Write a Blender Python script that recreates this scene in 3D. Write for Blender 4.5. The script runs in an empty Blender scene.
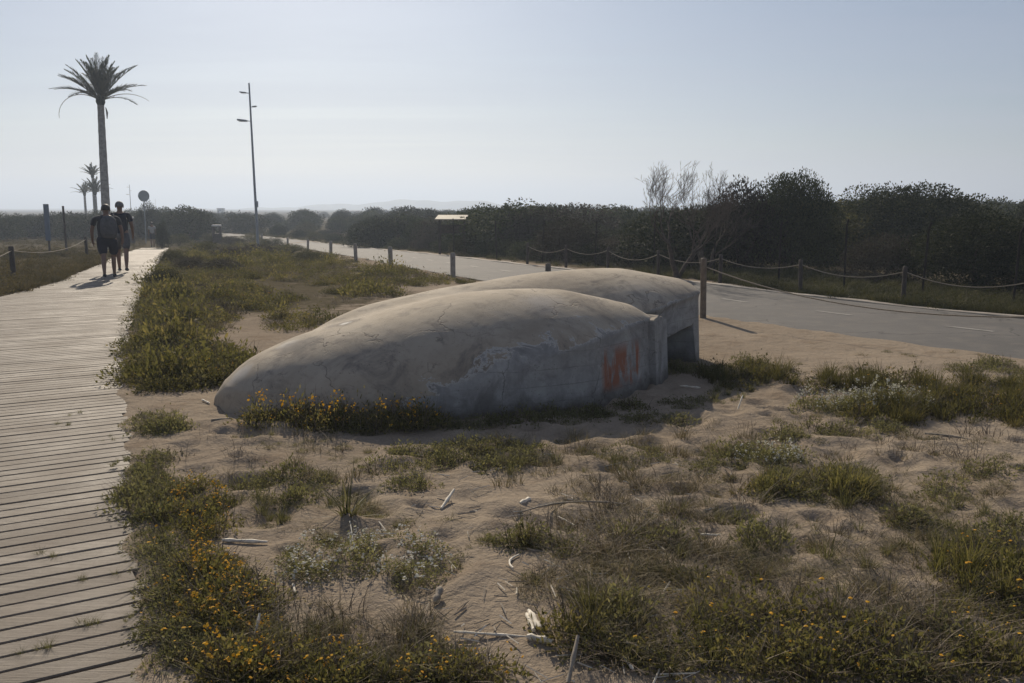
import bpy, bmesh, math, random
import numpy as np
from mathutils import Vector, Matrix, Quaternion

R = math.radians
random.seed(7)
rng = np.random.default_rng(7)
scn = bpy.context.scene
COL = scn.collection

# ------------------------------------------------------------------ camera numbers
W, HH, FPX = 1024, 683, 900.0
CAM_Z, PITCH = 1.7, 8.44
cp, sp = math.cos(R(PITCH)), math.sin(R(PITCH))
SUN_EL, SUN_AZ = 29.0, -13.0


def smooth(a, b, x):
    t = np.clip((x - a) / (b - a), 0, 1)
    return t * t * (3 - 2 * t)


def Hs(x, y):
    """smooth lie of the land (no small bumps)"""
    x = np.asarray(x, float); y = np.asarray(y, float)
    return -0.9 * smooth(22, 70, y)


def ray(px, py):
    v = (341.5 - py) / FPX
    return ((px - 512) / FPX, v * sp + cp, v * cp - sp)


def G(px, py, h=0.0):
    """where the view through a pixel meets the ground, in metres"""
    d = ray(px, py)
    t = (CAM_Z - h) / max(1e-4, -d[2])
    for _ in range(30):
        t = (CAM_Z - h - float(Hs(d[0] * t, d[1] * t))) / max(1e-4, -d[2])
        t = min(t, 900)
    return (d[0] * t, d[1] * t)


def at(px, Y):
    """x of a pixel column at distance Y (near the horizon row)"""
    return (px - 512) / FPX * Y / cp * 1.0


def top_z(py, Y):
    d = ray(512, py)
    return CAM_Z + d[2] / d[1] * Y


# ------------------------------------------------------------------ mesh helpers
class MB:
    """collects vertices and faces, links them as one mesh object"""
    def __init__(s):
        s.v = []; s.f = []; s.m = []; s.t = []; s.n = 0

    def add(s, V, F, mat=0, tint=0.5):
        V = np.asarray(V, float).reshape(-1, 3)
        F = np.asarray(F, int)
        if len(F) == 0:
            return
        s.v.append(V); s.f.append(F + s.n)
        s.m.append(np.full(len(F), mat) if np.isscalar(mat) else np.asarray(mat))
        s.t.append(np.full(len(V), tint, float) if np.isscalar(tint) else np.asarray(tint, float))
        s.n += len(V)

    def mesh(s, name, mats, smooth_=False):
        me = bpy.data.meshes.new(name)
        V = np.concatenate(s.v)
        me.vertices.add(len(V)); me.vertices.foreach_set('co', V.ravel())
        tot = np.concatenate([np.full(len(f), f.shape[1]) for f in s.f])
        li = np.concatenate([f.ravel() for f in s.f])
        st = np.concatenate([[0], np.cumsum(tot)[:-1]])
        me.loops.add(len(li)); me.polygons.add(len(tot))
        me.polygons.foreach_set('loop_start', st.astype(np.int32))
        me.polygons.foreach_set('loop_total', tot.astype(np.int32))
        me.loops.foreach_set('vertex_index', li.astype(np.int32))
        me.polygons.foreach_set('material_index', np.concatenate(s.m).astype(np.int32))
        me.polygons.foreach_set('use_smooth', np.full(len(tot), bool(smooth_)))
        a = me.attributes.new('tint', 'FLOAT', 'POINT')
        a.data.foreach_set('value', np.concatenate(s.t).astype(np.float32))
        me.update(calc_edges=True)
        me.validate()
        for m in (mats if isinstance(mats, (list, tuple)) else [mats]):
            me.materials.append(m)
        return me

    def build(s, name, mats, parent=None, smooth_=False):
        o = bpy.data.objects.new(name, s.mesh(name, mats, smooth_))
        COL.objects.link(o)
        if parent: o.parent = parent
        return o

    # shapes ---------------------------------------------------------
    def box(s, c, size, rz=0, mat=0, tint=0.5, ch=0.0, M=None):
        x, y, z = [k / 2 for k in size]
        if ch > 0:
            P = []
            for zz, k in ((-z, ch), (-z + ch, 0), (z - ch, 0), (z, ch)):
                P += [(-x + k, -y + k, zz), (x - k, -y + k, zz), (x - k, y - k, zz), (-x + k, y - k, zz)]
            F = [(0, 3, 2, 1), (12, 13, 14, 15)]
            for r_ in range(3):
                for i in range(4):
                    F.append((r_ * 4 + i, r_ * 4 + (i + 1) % 4, r_ * 4 + 4 + (i + 1) % 4, r_ * 4 + 4 + i))
        else:
            P = [(-x, -y, -z), (x, -y, -z), (x, y, -z), (-x, y, -z), (-x, -y, z), (x, -y, z), (x, y, z), (-x, y, z)]
            F = [(0, 3, 2, 1), (4, 5, 6, 7), (0, 1, 5, 4), (1, 2, 6, 5), (2, 3, 7, 6), (3, 0, 4, 7)]
        P = np.array(P)
        if M is not None:
            P = P @ np.array(M.to_3x3()).T
        else:
            ca, sa = math.cos(rz), math.sin(rz)
            P = P @ np.array([[ca, sa, 0], [-sa, ca, 0], [0, 0, 1]])
        s.add(P + np.array(c), F, mat, tint)

    def tube(s, pts, rad, n=8, mat=0, tint=0.5, cap=True):
        pts = [Vector(p) for p in pts]
        if np.isscalar(rad): rad = [rad] * len(pts)
        V = []; up = None
        for i, p in enumerate(pts):
            d = (pts[min(i + 1, len(pts) - 1)] - pts[max(i - 1, 0)])
            if d.length < 1e-9: d = Vector((0, 0, 1))
            d.normalize()
            if up is None:
                a = Vector((0, 0, 1)) if abs(d.z) < .9 else Vector((1, 0, 0))
                up = d.cross(a).normalized()
            else:
                up = (up - d * up.dot(d))
                up = up.normalized() if up.length > 1e-6 else d.orthogonal().normalized()
            w = d.cross(up)
            for k in range(n):
                a = 2 * math.pi * k / n
                V.append(p + (up * math.cos(a) + w * math.sin(a)) * rad[i])
        F = []
        for i in range(len(pts) - 1):
            for k in range(n):
                F.append((i * n + k, i * n + (k + 1) % n, (i + 1) * n + (k + 1) % n, (i + 1) * n + k))
        base = s.n
        s.add([tuple(v) for v in V], F, mat, tint)
        if cap:
            for i, rev in ((0, True), (len(pts) - 1, False)):
                ring = list(range(i * n, i * n + n))
                if rev: ring = ring[::-1]
                s.add([tuple(V[k]) for k in ring], [tuple(range(n))], mat, tint)

    def lathe(s, prof, n=16, c=(0, 0, 0), mat=0, tint=0.5):
        V = []; F = []
        for (r_, z) in prof:
            for k in range(n):
                a = 2 * math.pi * k / n
                V.append((c[0] + r_ * math.cos(a), c[1] + r_ * math.sin(a), c[2] + z))
        for i in range(len(prof) - 1):
            for k in range(n):
                F.append((i * n + k, i * n + (k + 1) % n, (i + 1) * n + (k + 1) % n, (i + 1) * n + k))
        s.add(V, F, mat, tint)


def tag(o, label=None, cat=None, group=None, kind=None):
    if label: o['label'] = label
    if cat: o['category'] = cat
    if group: o['group'] = group
    if kind: o['kind'] = kind
    return o


def empty(name, loc=(0, 0, 0), rz=0.0):
    o = bpy.data.objects.new(name, None); COL.objects.link(o)
    o.location = loc; o.rotation_euler = (0, 0, rz); o.empty_display_size = .2
    return o


def kids(o):
    return [c for c in bpy.data.objects if c.parent == o]


def copy_tree(o, parent=None, children=None):
    c = o.copy(); COL.objects.link(c); c.parent = parent
    for ch in (kids(o) if children is None else children):
        k = ch.copy(); COL.objects.link(k); k.parent = c
    return c


# ------------------------------------------------------------------ materials
class NT:
    def __init__(s, name):
        s.m = bpy.data.materials.new(name); s.m.use_nodes = True
        s.t = s.m.node_tree; s.t.nodes.clear()
        s.out = s.n('ShaderNodeOutputMaterial')

    def n(s, t, **k):
        x = s.t.nodes.new(t)
        for a, b in k.items():
            if a.startswith('i_'):
                x.inputs[a[2:].replace('_', ' ')].default_value = b
            else:
                setattr(x, a, b)
        return x

    def l(s, a, b):
        s.t.links.new(a, b)

    def coord(s, scale=(1, 1, 1), rot=(0, 0, 0), kind='Object'):
        c = s.n('ShaderNodeTexCoord'); mp = s.n('ShaderNodeMapping')
        mp.inputs['Scale'].default_value = scale; mp.inputs['Rotation'].default_value = rot
        s.l(c.outputs[kind], mp.inputs[0])
        return mp.outputs[0]

    def noise(s, vec, scale, detail=5, rough=.6, dist=0.0):
        x = s.n('ShaderNodeTexNoise')
        x.inputs['Scale'].default_value = scale; x.inputs['Detail'].default_value = detail
        x.inputs['Roughness'].default_value = rough; x.inputs['Distortion'].default_value = dist
        if vec is not None: s.l(vec, x.inputs['Vector'])
        return x.outputs['Fac']

    def ramp(s, fac, stops):
        x = s.n('ShaderNodeValToRGB')
        e = x.color_ramp.elements
        while len(e) < len(stops): e.new(0.5)
        for k, (p, c) in zip(e, stops):
            k.position = p
            k.color = (c, c, c, 1) if np.isscalar(c) else (*c, 1)
        s.l(fac, x.inputs[0])
        return x.outputs[0]

    def mix(s, fac, a, b, mode='MIX'):
        x = s.n('ShaderNodeMix', data_type='RGBA', blend_type=mode)
        for v, i in ((fac, 0), (a, 6), (b, 7)):
            if hasattr(v, 'node'): s.l(v, x.inputs[i])
            elif i == 0: x.inputs[0].default_value = v
            else: x.inputs[i].default_value = (*v, 1) if len(v) == 3 else v
        return x.outputs[2]

    def math(s, op, a, b=0.0, clamp=False):
        x = s.n('ShaderNodeMath', operation=op, use_clamp=clamp)
        for v, i in ((a, 0), (b, 1)):
            if hasattr(v, 'node'): s.l(v, x.inputs[i])
            else: x.inputs[i].default_value = v
        return x.outputs[0]

    def attr(s, name='tint'):
        return s.n('ShaderNodeAttribute', attribute_name=name).outputs['Fac']

    def bump(s, h, strength=.5, dist=.01, normal=None):
        b = s.n('ShaderNodeBump'); b.inputs['Strength'].default_value = strength
        b.inputs['Distance'].default_value = dist; s.l(h, b.inputs['Height'])
        if normal is not None: s.l(normal, b.inputs['Normal'])
        return b.outputs[0]

    def bsdf(s, col, rough=.8, normal=None, metal=0.0, spec=.5):
        p = s.n('ShaderNodeBsdfPrincipled')
        if hasattr(col, 'node'): s.l(col, p.inputs['Base Color'])
        else: p.inputs['Base Color'].default_value = (*col, 1)
        if hasattr(rough, 'node'): s.l(rough, p.inputs['Roughness'])
        else: p.inputs['Roughness'].default_value = rough
        p.inputs['Metallic'].default_value = metal
        p.inputs['Specular IOR Level'].default_value = spec
        if normal is not None: s.l(normal, p.inputs['Normal'])
        s.l(p.outputs[0], s.out.inputs[0])
        return p


def plain(name, col, rough=.7, metal=0.0, var=.25, scale=6.0, spec=.4):
    m = NT(name); v = m.coord()
    f = m.noise(v, scale, 5)
    c = m.ramp(f, [(.3, tuple(k * (1 - var) for k in col)), (.7, tuple(min(1, k * (1 + var)) for k in col))])
    m.bsdf(c, rough, m.bump(m.noise(v, scale * 8, 4), .25, .004), metal, spec)
    return m.m


def leafy(name, stops, trans=.3, rough=.6):
    """leaf stuff: colour from the leaf's own tint, some light comes through"""
    m = NT(name)
    c = m.ramp(m.attr(), stops)
    oi = m.n('ShaderNodeObjectInfo').outputs['Random']
    k = m.math('MULTIPLY_ADD', oi, .8); m.t.nodes[-1].inputs[2].default_value = .6
    hs = m.n('ShaderNodeHueSaturation'); m.l(k, hs.inputs['Value']); m.l(c, hs.inputs['Color'])
    c = hs.outputs[0]
    p = m.n('ShaderNodeBsdfPrincipled'); m.l(c, p.inputs['Base Color'])
    p.inputs['Roughness'].default_value = .8; p.inputs['Specular IOR Level'].default_value = .12
    t = m.n('ShaderNodeBsdfTranslucent')
    m.l(m.mix(.5, c, m.mix(1.0, c, (1.0, 1.0, .45), 'MULTIPLY')), t.inputs[0])
    x = m.n('ShaderNodeMixShader'); x.inputs[0].default_value = trans
    m.l(p.outputs[0], x.inputs[1]); m.l(t.outputs[0], x.inputs[2]); m.l(x.outputs[0], m.out.inputs[0])
    return m.m


M = {}
# sand
m = NT('sand'); v = m.coord()
n1 = m.noise(v, .35, 6, .65); n2 = m.noise(v, 2.3, 6, .7); n3 = m.noise(v, 45, 4, .7); n4 = m.noise(v, 9, 5, .65, .4)
c = m.ramp(n1, [(.3, (.268, .217, .163)), (.7, (.37, .308, .236))])
c = m.mix(m.ramp(n2, [(.52, 0.0), (.72, .55)]), c, (.165, .115, .075))
c = m.mix(m.ramp(n4, [(.56, 0.0), (.78, .5)]), c, (.13, .095, .065))
c = m.mix(m.ramp(n3, [(.3, .35), (.7, 0.0)]), c, (.12, .10, .08))
so = m.math('ADD', m.attr(), m.math('MULTIPLY', m.math('SUBTRACT', n2, .5), 1.4))
c = m.mix(m.ramp(so, [(.35, 0.0), (.6, .92)]), c, m.ramp(n4, [(.3, (.062, .054, .034)), (.7, (.125, .105, .068))]))
h = m.math('ADD', m.math('MULTIPLY', n4, .9), m.math('ADD', m.math('MULTIPLY', n3, .25), m.math('MULTIPLY', n2, 1.0)))
m.bsdf(c, .95, m.bump(h, .9, .035), spec=0.0); M['sand'] = m.m
# asphalt
m = NT('asphalt'); v = m.coord()
n1 = m.noise(v, .5, 5); n2 = m.noise(v, 90, 3, .8); n3 = m.noise(v, 3, 6)
c = m.ramp(n1, [(.3, (.088, .084, .080)), (.7, (.130, .123, .115))])
c = m.mix(m.ramp(n3, [(.48, 0.0), (.72, .6)]), c, (.18, .16, .135))
vo = m.n('ShaderNodeTexVoronoi', feature='DISTANCE_TO_EDGE'); vo.inputs['Scale'].default_value = .45
vv = m.n('ShaderNodeVectorMath', operation='ADD'); m.l(v, vv.inputs[0]); nn_ = m.n('ShaderNodeTexNoise'); nn_.inputs['Scale'].default_value = 1.3; nn_.inputs['Detail'].default_value = 5; m.l(v, nn_.inputs['Vector']); m.l(nn_.outputs['Color'], vv.inputs[1]); m.l(vv.outputs[0], vo.inputs['Vector'])
c = m.mix(m.math('MULTIPLY', m.ramp(vo.outputs['Distance'], [(.0, .8), (.012, 0.0)]), m.ramp(n1, [(.45, 0.0), (.55, 1.0)])), c, (.03, .028, .026))
c = m.mix(m.ramp(n2, [(.4, .25), (.6, 0.0)]), c, (.04, .04, .04))
m.bsdf(c, .85, m.bump(n2, .6, .006), spec=.25); M['asphalt'] = m.m
M['paint'] = plain('road_paint', (.21, .20, .18), .8, var=.4, scale=5)
M['kerb'] = plain('kerb_concrete', (.27, .24, .20), .85, var=.25)
# weathered boards
m = NT('weathered_boards'); v = m.coord((1.0, 26.0, 12.0), (0, 0, -R(31)))
v2 = m.coord((1.4, 1.4, 1.4))
g1 = m.noise(v, 1.6, 6, .7, .3); g2 = m.noise(v, 7, 4, .7); st = m.noise(v2, 1.3, 6, .65)
c = m.ramp(m.attr(), [(0.0, (.125, .100, .075)), (.5, (.205, .172, .134)), (1.0, (.295, .255, .205))])
c = m.mix(m.ramp(g1, [(.35, .55), (.65, 0.0)]), c, (.125, .10, .08))
c = m.mix(m.ramp(g2, [(.32, .6), (.5, 0.0)]), c, (.08, .062, .047))
gk = m.noise(m.coord((2.2, 9, 9), (0, 0, -R(31))), 3.0, 4, .6)
c = m.mix(m.ramp(gk, [(.62, 0.0), (.74, .6)]), c, (.085, .066, .05))
c = m.mix(m.ramp(st, [(.5, 0.0), (.75, .4)]), c, (.27, .225, .175))
m.bsdf(c, m.ramp(st, [(.3, .6), (.7, .8)]), m.bump(m.math('ADD', g1, g2), .7, .006), spec=.3); M['board'] = m.m
# concrete of the bunker
m = NT('weathered_concrete'); v = m.coord()
geo = m.n('ShaderNodeNewGeometry'); sx = m.n('ShaderNodeSeparateXYZ'); m.l(geo.outputs['True Normal'], sx.inputs[0])
px_ = m.n('ShaderNodeSeparateXYZ'); tc = m.n('ShaderNodeTexCoord'); m.l(tc.outputs['Object'], px_.inputs[0])
X_, Y_, Z_ = px_.outputs
a1 = m.noise(v, 1.1, 8, .68, .6); a2 = m.noise(v, 5, 8, .7, .3); a3 = m.noise(v, 60, 3, .7); a4 = m.noise(v, 2.4, 8, .72, 1.0)
streak = m.noise(m.coord((4, 4, .7)), 1.5, 5, .65)
c = m.ramp(a1, [(.28, (.28, .232, .175)), (.5, (.385, .33, .255)), (.72, (.475, .415, .33))])
c = m.mix(m.ramp(a4, [(.50, 0.0), (.66, .7)]), c, (.15, .135, .12))
c = m.mix(m.ramp(a2, [(.30, .6), (.42, 0.0)]), c, (.12, .11, .10))
# grey render on the walls, flaking where the roof begins
wall = m.math('SUBTRACT', .62, m.math('ADD', sx.outputs[2], m.math('MULTIPLY', m.math('SUBTRACT', a4, .5), 1.7)))
wall = m.math('ADD', wall, m.math('MULTIPLY', m.math('MINIMUM', m.math('SUBTRACT', X_, -.25), 0.0), .8))
wm = m.ramp(wall, [(.0, 0.0), (.12, 1.0)])
wc = m.ramp(a2, [(.3, (.26, .255, .24)), (.7, (.41, .40, .375))])
wc = m.mix(m.ramp(streak, [(.46, 0.0), (.8, .4)]), wc, (.115, .115, .115))
wc = m.mix(m.ramp(a4, [(.36, .55), (.50, 0.0)]), wc, (.15, .14, .13))
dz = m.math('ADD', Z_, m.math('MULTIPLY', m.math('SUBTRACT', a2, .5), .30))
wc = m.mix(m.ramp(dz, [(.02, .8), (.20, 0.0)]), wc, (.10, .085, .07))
c = m.mix(wm, c, wc)
edge = m.ramp(wall, [(-.0, 0.0), (.035, .8), (.10, 0.0)])
c = m.mix(edge, c, (.50, .49, .46))
# faded orange brush strokes on the end facet
dx, dy = .595, .804
s_ = m.math('ADD', m.math('MULTIPLY', m.math('SUBTRACT', X_, .72), dx), m.math('MULTIPLY', m.math('SUBTRACT', Y_, 7.6), dy))
ins = m.math('MULTIPLY', m.ramp(s_, [(.10, 0.0), (.18, 1.0), (.78, 1.0), (.84, 0.0)]), m.ramp(Z_, [(.08, 0.0), (.16, 1.0), (.40, 1.0), (.52, 0.0)]))
sv = m.n('ShaderNodeCombineXYZ'); m.l(s_, sv.inputs[0]); m.l(Z_, sv.inputs[2])
mp = m.n('ShaderNodeMapping'); mp.inputs['Scale'].default_value = (9, 1, 2.6); m.l(sv.outputs[0], mp.inputs[0])
gs = m.noise(mp.outputs[0], 1.0, 5, .65, .8)
c = m.mix(m.math('MULTIPLY', ins, m.ramp(gs, [(.42, 0.0), (.54, .85)])), c, (.32, .115, .055))
c = m.mix(m.math('MULTIPLY', ins, m.ramp(gs, [(.27, .5), (.34, 0.0)])), c, (.50, .50, .47))
# chips where pale stone shows
def spot(cx, cy, r0, r1, col, c, amt=.9):
    d = m.n('ShaderNodeVectorMath', operation='DISTANCE'); wv = m.n('ShaderNodeVectorMath', operation='MULTIPLY')
    m.l(tc.outputs['Object'], wv.inputs[0]); wv.inputs[1].default_value = (1, 1, 0)
    m.l(wv.outputs[0], d.inputs[0]); d.inputs[1].default_value = (cx, cy, 0)
    dd = m.math('ADD', d.outputs['Value'], m.math('MULTIPLY', m.math('SUBTRACT', a2, .5), r1 * 1.6))
    return m.mix(m.ramp(dd, [(r0, amt), (r1, 0.0)]), c, col)
for (qx, qy, a, b, cc, am) in SPOTS if 'SPOTS' in globals() else []:
    c = spot(qx, qy, a, b, cc, c, am)
c = spot(-1.53, 8.05, .10, .20, (.17, .15, .13), c, .75)
c = spot(-1.50, 8.02, .025, .07, (.62, .60, .55), c)
c = spot(-1.95, 7.75, .03, .12, (.55, .52, .47), c, .7)
c = spot(-2.3, 7.5, .05, .13, (.50, .47, .43), c, .7)
c = spot(-1.85, 7.62, .08, .22, (.16, .145, .13), c, .7)
c = spot(.25, 8.0, .06, .26, (.46, .42, .37), c, .7)
vo = m.n('ShaderNodeTexVoronoi', feature='DISTANCE_TO_EDGE'); vo.inputs['Scale'].default_value = 1.1
vv = m.n('ShaderNodeVectorMath', operation='ADD'); nn_ = m.n('ShaderNodeTexNoise'); nn_.inputs['Scale'].default_value = 2.2; nn_.inputs['Detail'].default_value = 7; m.l(v, nn_.inputs['Vector']); m.l(v, vv.inputs[0]); m.l(nn_.outputs['Color'], vv.inputs[1]); m.l(vv.outputs[0], vo.inputs['Vector'])
crk = m.math('MULTIPLY', m.ramp(vo.outputs['Distance'], [(.0, 1.0), (.010, 0.0)]), m.ramp(a1, [(.47, 0.0), (.55, 1.0)]))
c = m.mix(m.math('MULTIPLY', crk, .7), c, (.06, .05, .042))
vp = m.n('ShaderNodeTexVoronoi'); vp.inputs['Scale'].default_value = 38; m.l(v, vp.inputs['Vector'])
pit = m.math('MULTIPLY', m.ramp(vp.outputs['Distance'], [(.10, 1.0), (.26, 0.0)]), m.ramp(a2, [(.50, 0.0), (.60, 1.0)]))
c = m.mix(m.math('MULTIPLY', pit, .55), c, (.10, .088, .075))
zl = m.math('FRACT', m.math('ADD', m.math('MULTIPLY', Z_, 7.5), m.math('MULTIPLY', a1, .5)))
ln_ = m.math('MULTIPLY', m.math('MULTIPLY', m.ramp(zl, [(.0, 1.0), (.05, 0.0)]), wm), m.ramp(a4, [(.42, 0.0), (.55, .55)]))
c = m.mix(ln_, c, (.10, .095, .088))
hh = m.math('SUBTRACT', m.math('ADD', m.math('MULTIPLY', a2, 1.0), m.math('ADD', m.math('MULTIPLY', a3, .3), m.math('MULTIPLY', a4, .6))), m.math('ADD', m.math('MULTIPLY', crk, 1.2), m.math('ADD', m.math('MULTIPLY', pit, .6), ln_)))
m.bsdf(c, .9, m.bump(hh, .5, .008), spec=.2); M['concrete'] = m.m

M['wood'] = plain('grey_post_wood', (.17, .135, .10), .85, var=.35, scale=9)
M['post_grey'] = plain('bleached_post_wood', (.30, .27, .235), .85, var=.3, scale=9)
M['wood_dark'] = plain('dark_post_wood', (.075, .06, .05), .85, var=.35, scale=9)
M['rope'] = plain('pale_rope', (.24, .205, .155), .9, var=.3, scale=60)
M['metal'] = plain('galvanised_steel', (.33, .36, .38), .5, .35, var=.12)
M['rust'] = plain('dark_fence_steel', (.04, .034, .03), .95, .0, var=.3, spec=.05)
M['bark'] = plain('dark_bark', (.085, .065, .05), .95, var=.4, scale=12)
M['deadwood'] = plain('grey_dead_wood', (.13, .105, .09), .95, var=.35, scale=14)
M['cane'] = plain('bleached_cane', (.66, .60, .49), .75, var=.3, scale=30)
M['cane_dark'] = plain('grey_driftwood', (.27, .23, .18), .85, var=.35, scale=30)
M['palm_trunk'] = plain('palm_bark', (.33, .31, .28), .95, var=.35, scale=7)
M['sign_back'] = plain('grey_sign_back', (.36, .40, .41), .5, .3, var=.08)
M['panel'] = plain('blue_grey_panel', (.15, .19, .24), .6, var=.15)
M['roof_pale'] = plain('pale_roof_boards', (.40, .35, .26), .7, var=.15)
M['white'] = plain('off_white_paint', (.72, .71, .68), .6, var=.1)
M['lens'] = plain('lamp_lens', (.5, .52, .53), .3, var=.1)
M['skin'] = plain('skin', (.22, .13, .09), .6, var=.1)
M['hair'] = plain('dark_hair', (.02, .015, .012), .6, var=.3, scale=40)
M['hair_grey'] = plain('grey_hair', (.16, .15, .145), .7, var=.3, scale=40)
M['cloth_dark'] = plain('charcoal_cloth', (.045, .045, .05), .9, var=.25, scale=14)
M['cloth_navy'] = plain('navy_cloth', (.018, .02, .035), .9, var=.25, scale=14)
M['cloth_grey'] = plain('grey_cloth', (.10, .10, .105), .9, var=.25, scale=14)
M['cloth_pale'] = plain('pale_cloth', (.42, .41, .40), .9, var=.15, scale=14)
M['hill'] = plain('far_hills', (.09, .10, .07), .95, var=.3, scale=.01)

M['leaf_grey'] = leafy('grey_green_leaves', [(0, (.080, .080, .036)), (.5, (.148, .144, .070)), (1, (.26, .235, .13))], .42)
M['leaf_green'] = leafy('green_leaves', [(0, (.058, .058, .022)), (.5, (.132, .123, .048)), (1, (.26, .21, .095))], .45)
M['leaf_dark'] = leafy('dark_maquis_leaves', [(0, (.019, .026, .012)), (.5, (.035, .045, .019)), (1, (.085, .092, .036))], .14, .65)
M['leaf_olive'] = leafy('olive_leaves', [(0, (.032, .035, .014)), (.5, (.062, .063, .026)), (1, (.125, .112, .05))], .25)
M['leaf_brown'] = leafy('brownish_twiggy_leaves', [(0, (.034, .030, .024)), (.5, (.058, .050, .038)), (1, (.095, .082, .058))], .12, .8)
M['dry'] = leafy('dry_grass', [(0, (.12, .095, .06)), (.5, (.20, .165, .10)), (1, (.34, .29, .19))], .25)
M['dune'] = leafy('dune_grass', [(0, (.075, .066, .030)), (.5, (.15, .122, .056)), (1, (.26, .20, .095))], .28)
M['yellow'] = leafy('yellow_petals', [(0, (.46, .22, .02)), (.5, (.62, .33, .03)), (1, (.72, .45, .06))], .25)
M['petal'] = leafy('white_petals', [(0, (.28, .275, .25)), (.5, (.40, .39, .36)), (1, (.52, .51, .47))], .25)
M['palm_leaf'] = leafy('palm_leaves', [(0, (.035, .045, .028)), (.5, (.060, .075, .045)), (1, (.12, .13, .08))], .2)
M['twig'] = leafy('dry_twigs', [(0, (.07, .055, .042)), (.5, (.13, .105, .08)), (1, (.24, .20, .15))], .05)

# ------------------------------------------------------------------ world, sun, camera
world = bpy.data.worlds.new('World'); scn.world = world; world.use_nodes = True
wt = world.node_tree; wt.nodes.clear()
sky = wt.nodes.new('ShaderNodeTexSky'); sky.sky_type = 'NISHITA'; sky.sun_disc = False
sky.sun_elevation = R(SUN_EL); sky.sun_rotation = R(SUN_AZ); sky.dust_density = 1.0; sky.air_density = 1.0; sky.ozone_density = 4.5
bg = wt.nodes.new('ShaderNodeBackground'); bg.inputs[1].default_value = .053
wo = wt.nodes.new('ShaderNodeOutputWorld')
# thin high cloud
tcw = wt.nodes.new('ShaderNodeTexCoord'); sep = wt.nodes.new('ShaderNodeSeparateXYZ'); wt.links.new(tcw.outputs['Generated'], sep.inputs[0])
dv = wt.nodes.new('ShaderNodeMath'); dv.operation = 'ADD'; wt.links.new(sep.outputs[2], dv.inputs[0]); dv.inputs[1].default_value = .06
cx = wt.nodes.new('ShaderNodeMath'); cx.operation = 'DIVIDE'; wt.links.new(sep.outputs[0], cx.inputs[0]); wt.links.new(dv.outputs[0], cx.inputs[1])
cy = wt.nodes.new('ShaderNodeMath'); cy.operation = 'DIVIDE'; wt.links.new(sep.outputs[1], cy.inputs[0]); wt.links.new(dv.outputs[0], cy.inputs[1])
cb = wt.nodes.new('ShaderNodeCombineXYZ'); wt.links.new(cx.outputs[0], cb.inputs[0]); wt.links.new(cy.outputs[0], cb.inputs[1])
mpw = wt.nodes.new('ShaderNodeMapping'); mpw.inputs['Scale'].default_value = (.16, .75, 1); mpw.inputs['Rotation'].default_value = (0, 0, .12); wt.links.new(cb.outputs[0], mpw.inputs[0])
nz = wt.nodes.new('ShaderNodeTexNoise'); nz.inputs['Scale'].default_value = 1.0; nz.inputs['Detail'].default_value = 7; nz.inputs['Roughness'].default_value = .6; nz.inputs['Distortion'].default_value = .4
wt.links.new(mpw.outputs[0], nz.inputs['Vector'])
rp = wt.nodes.new('ShaderNodeValToRGB'); rp.color_ramp.elements[0].position = .25; rp.color_ramp.elements[1].position = .75
rp.color_ramp.elements[0].color = (.03, .03, .03, 1); rp.color_ramp.elements[1].color = (.5, .5, .5, 1); wt.links.new(nz.outputs['Fac'], rp.inputs[0])
mxw = wt.nodes.new('ShaderNodeMix'); mxw.data_type = 'RGBA'
wt.links.new(rp.outputs[0], mxw.inputs[0]); wt.links.new(sky.outputs[0], mxw.inputs[6])
mxw.inputs[7].default_value = (7.2, 7.55, 9.4, 1)
wt.links.new(mxw.outputs[2], bg.inputs[0]); wt.links.new(bg.outputs[0], wo.inputs[0])

sun_d = Vector((math.sin(R(SUN_AZ)) * math.cos(R(SUN_EL)), math.cos(R(SUN_AZ)) * math.cos(R(SUN_EL)), math.sin(R(SUN_EL))))
L = bpy.data.lights.new('sun', 'SUN'); L.energy = 5.0; L.angle = R(.55); L.color = (1.0, .875, .70)
lo = bpy.data.objects.new('sun', L); COL.objects.link(lo); lo.rotation_euler = sun_d.to_track_quat('Z', 'Y').to_euler(); lo.location = (0, 0, 30)

cam = bpy.data.cameras.new('camera'); cam.sensor_width = 36; cam.lens = FPX / W * 36; cam.clip_end = 30000; cam.clip_start = .05
co = bpy.data.objects.new('camera', cam); COL.objects.link(co); co.location = (0, 0, CAM_Z); co.rotation_euler = (R(90 - PITCH), 0, 0)
scn.camera = co
scn.view_settings.view_transform = 'Standard'; scn.view_settings.look = 'None'
scn.view_settings.exposure = 0.14; scn.view_settings.gamma = 1.0
scn.render.engine = 'CYCLES'
scn.cycles.use_denoising = True
scn.cycles.max_bounces = 8; scn.cycles.transparent_max_bounces = 8; scn.cycles.volume_bounces = 0

# ------------------------------------------------------------------ lines of the place
bdir = np.array([math.cos(R(31)), math.sin(R(31))]); bnor = np.array([-bdir[1], bdir[0]])
right_px = [(155, 683), (143, 610), (136, 560), (129, 470), (122, 380), (128, 330), (141, 290), (155, 268), (168, 249), (168, 244), (160, 241), (146, 239), (120, 237.5)]
redge = [np.array([1.9, -3.8]), np.array([.05, .1])] + [np.array(G(*p)) for p in right_px]
ledge = [p - bdir * 2.55 for p in redge[:8]] + [np.array(G(*p)) for p in [(0, 298), (60, 282), (100, 265), (132, 251), (147, 246.5), (150, 243.5), (143, 241), (128, 239.2), (100, 238)]]
def edge_at(E, c):
    cs = np.array([p @ bnor for p in E]); o = np.argsort(cs)
    P = np.array(E)[o]; cs = cs[o]
    return np.array([np.interp(c, cs, P[:, 0]), np.interp(c, cs, P[:, 1])])

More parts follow.
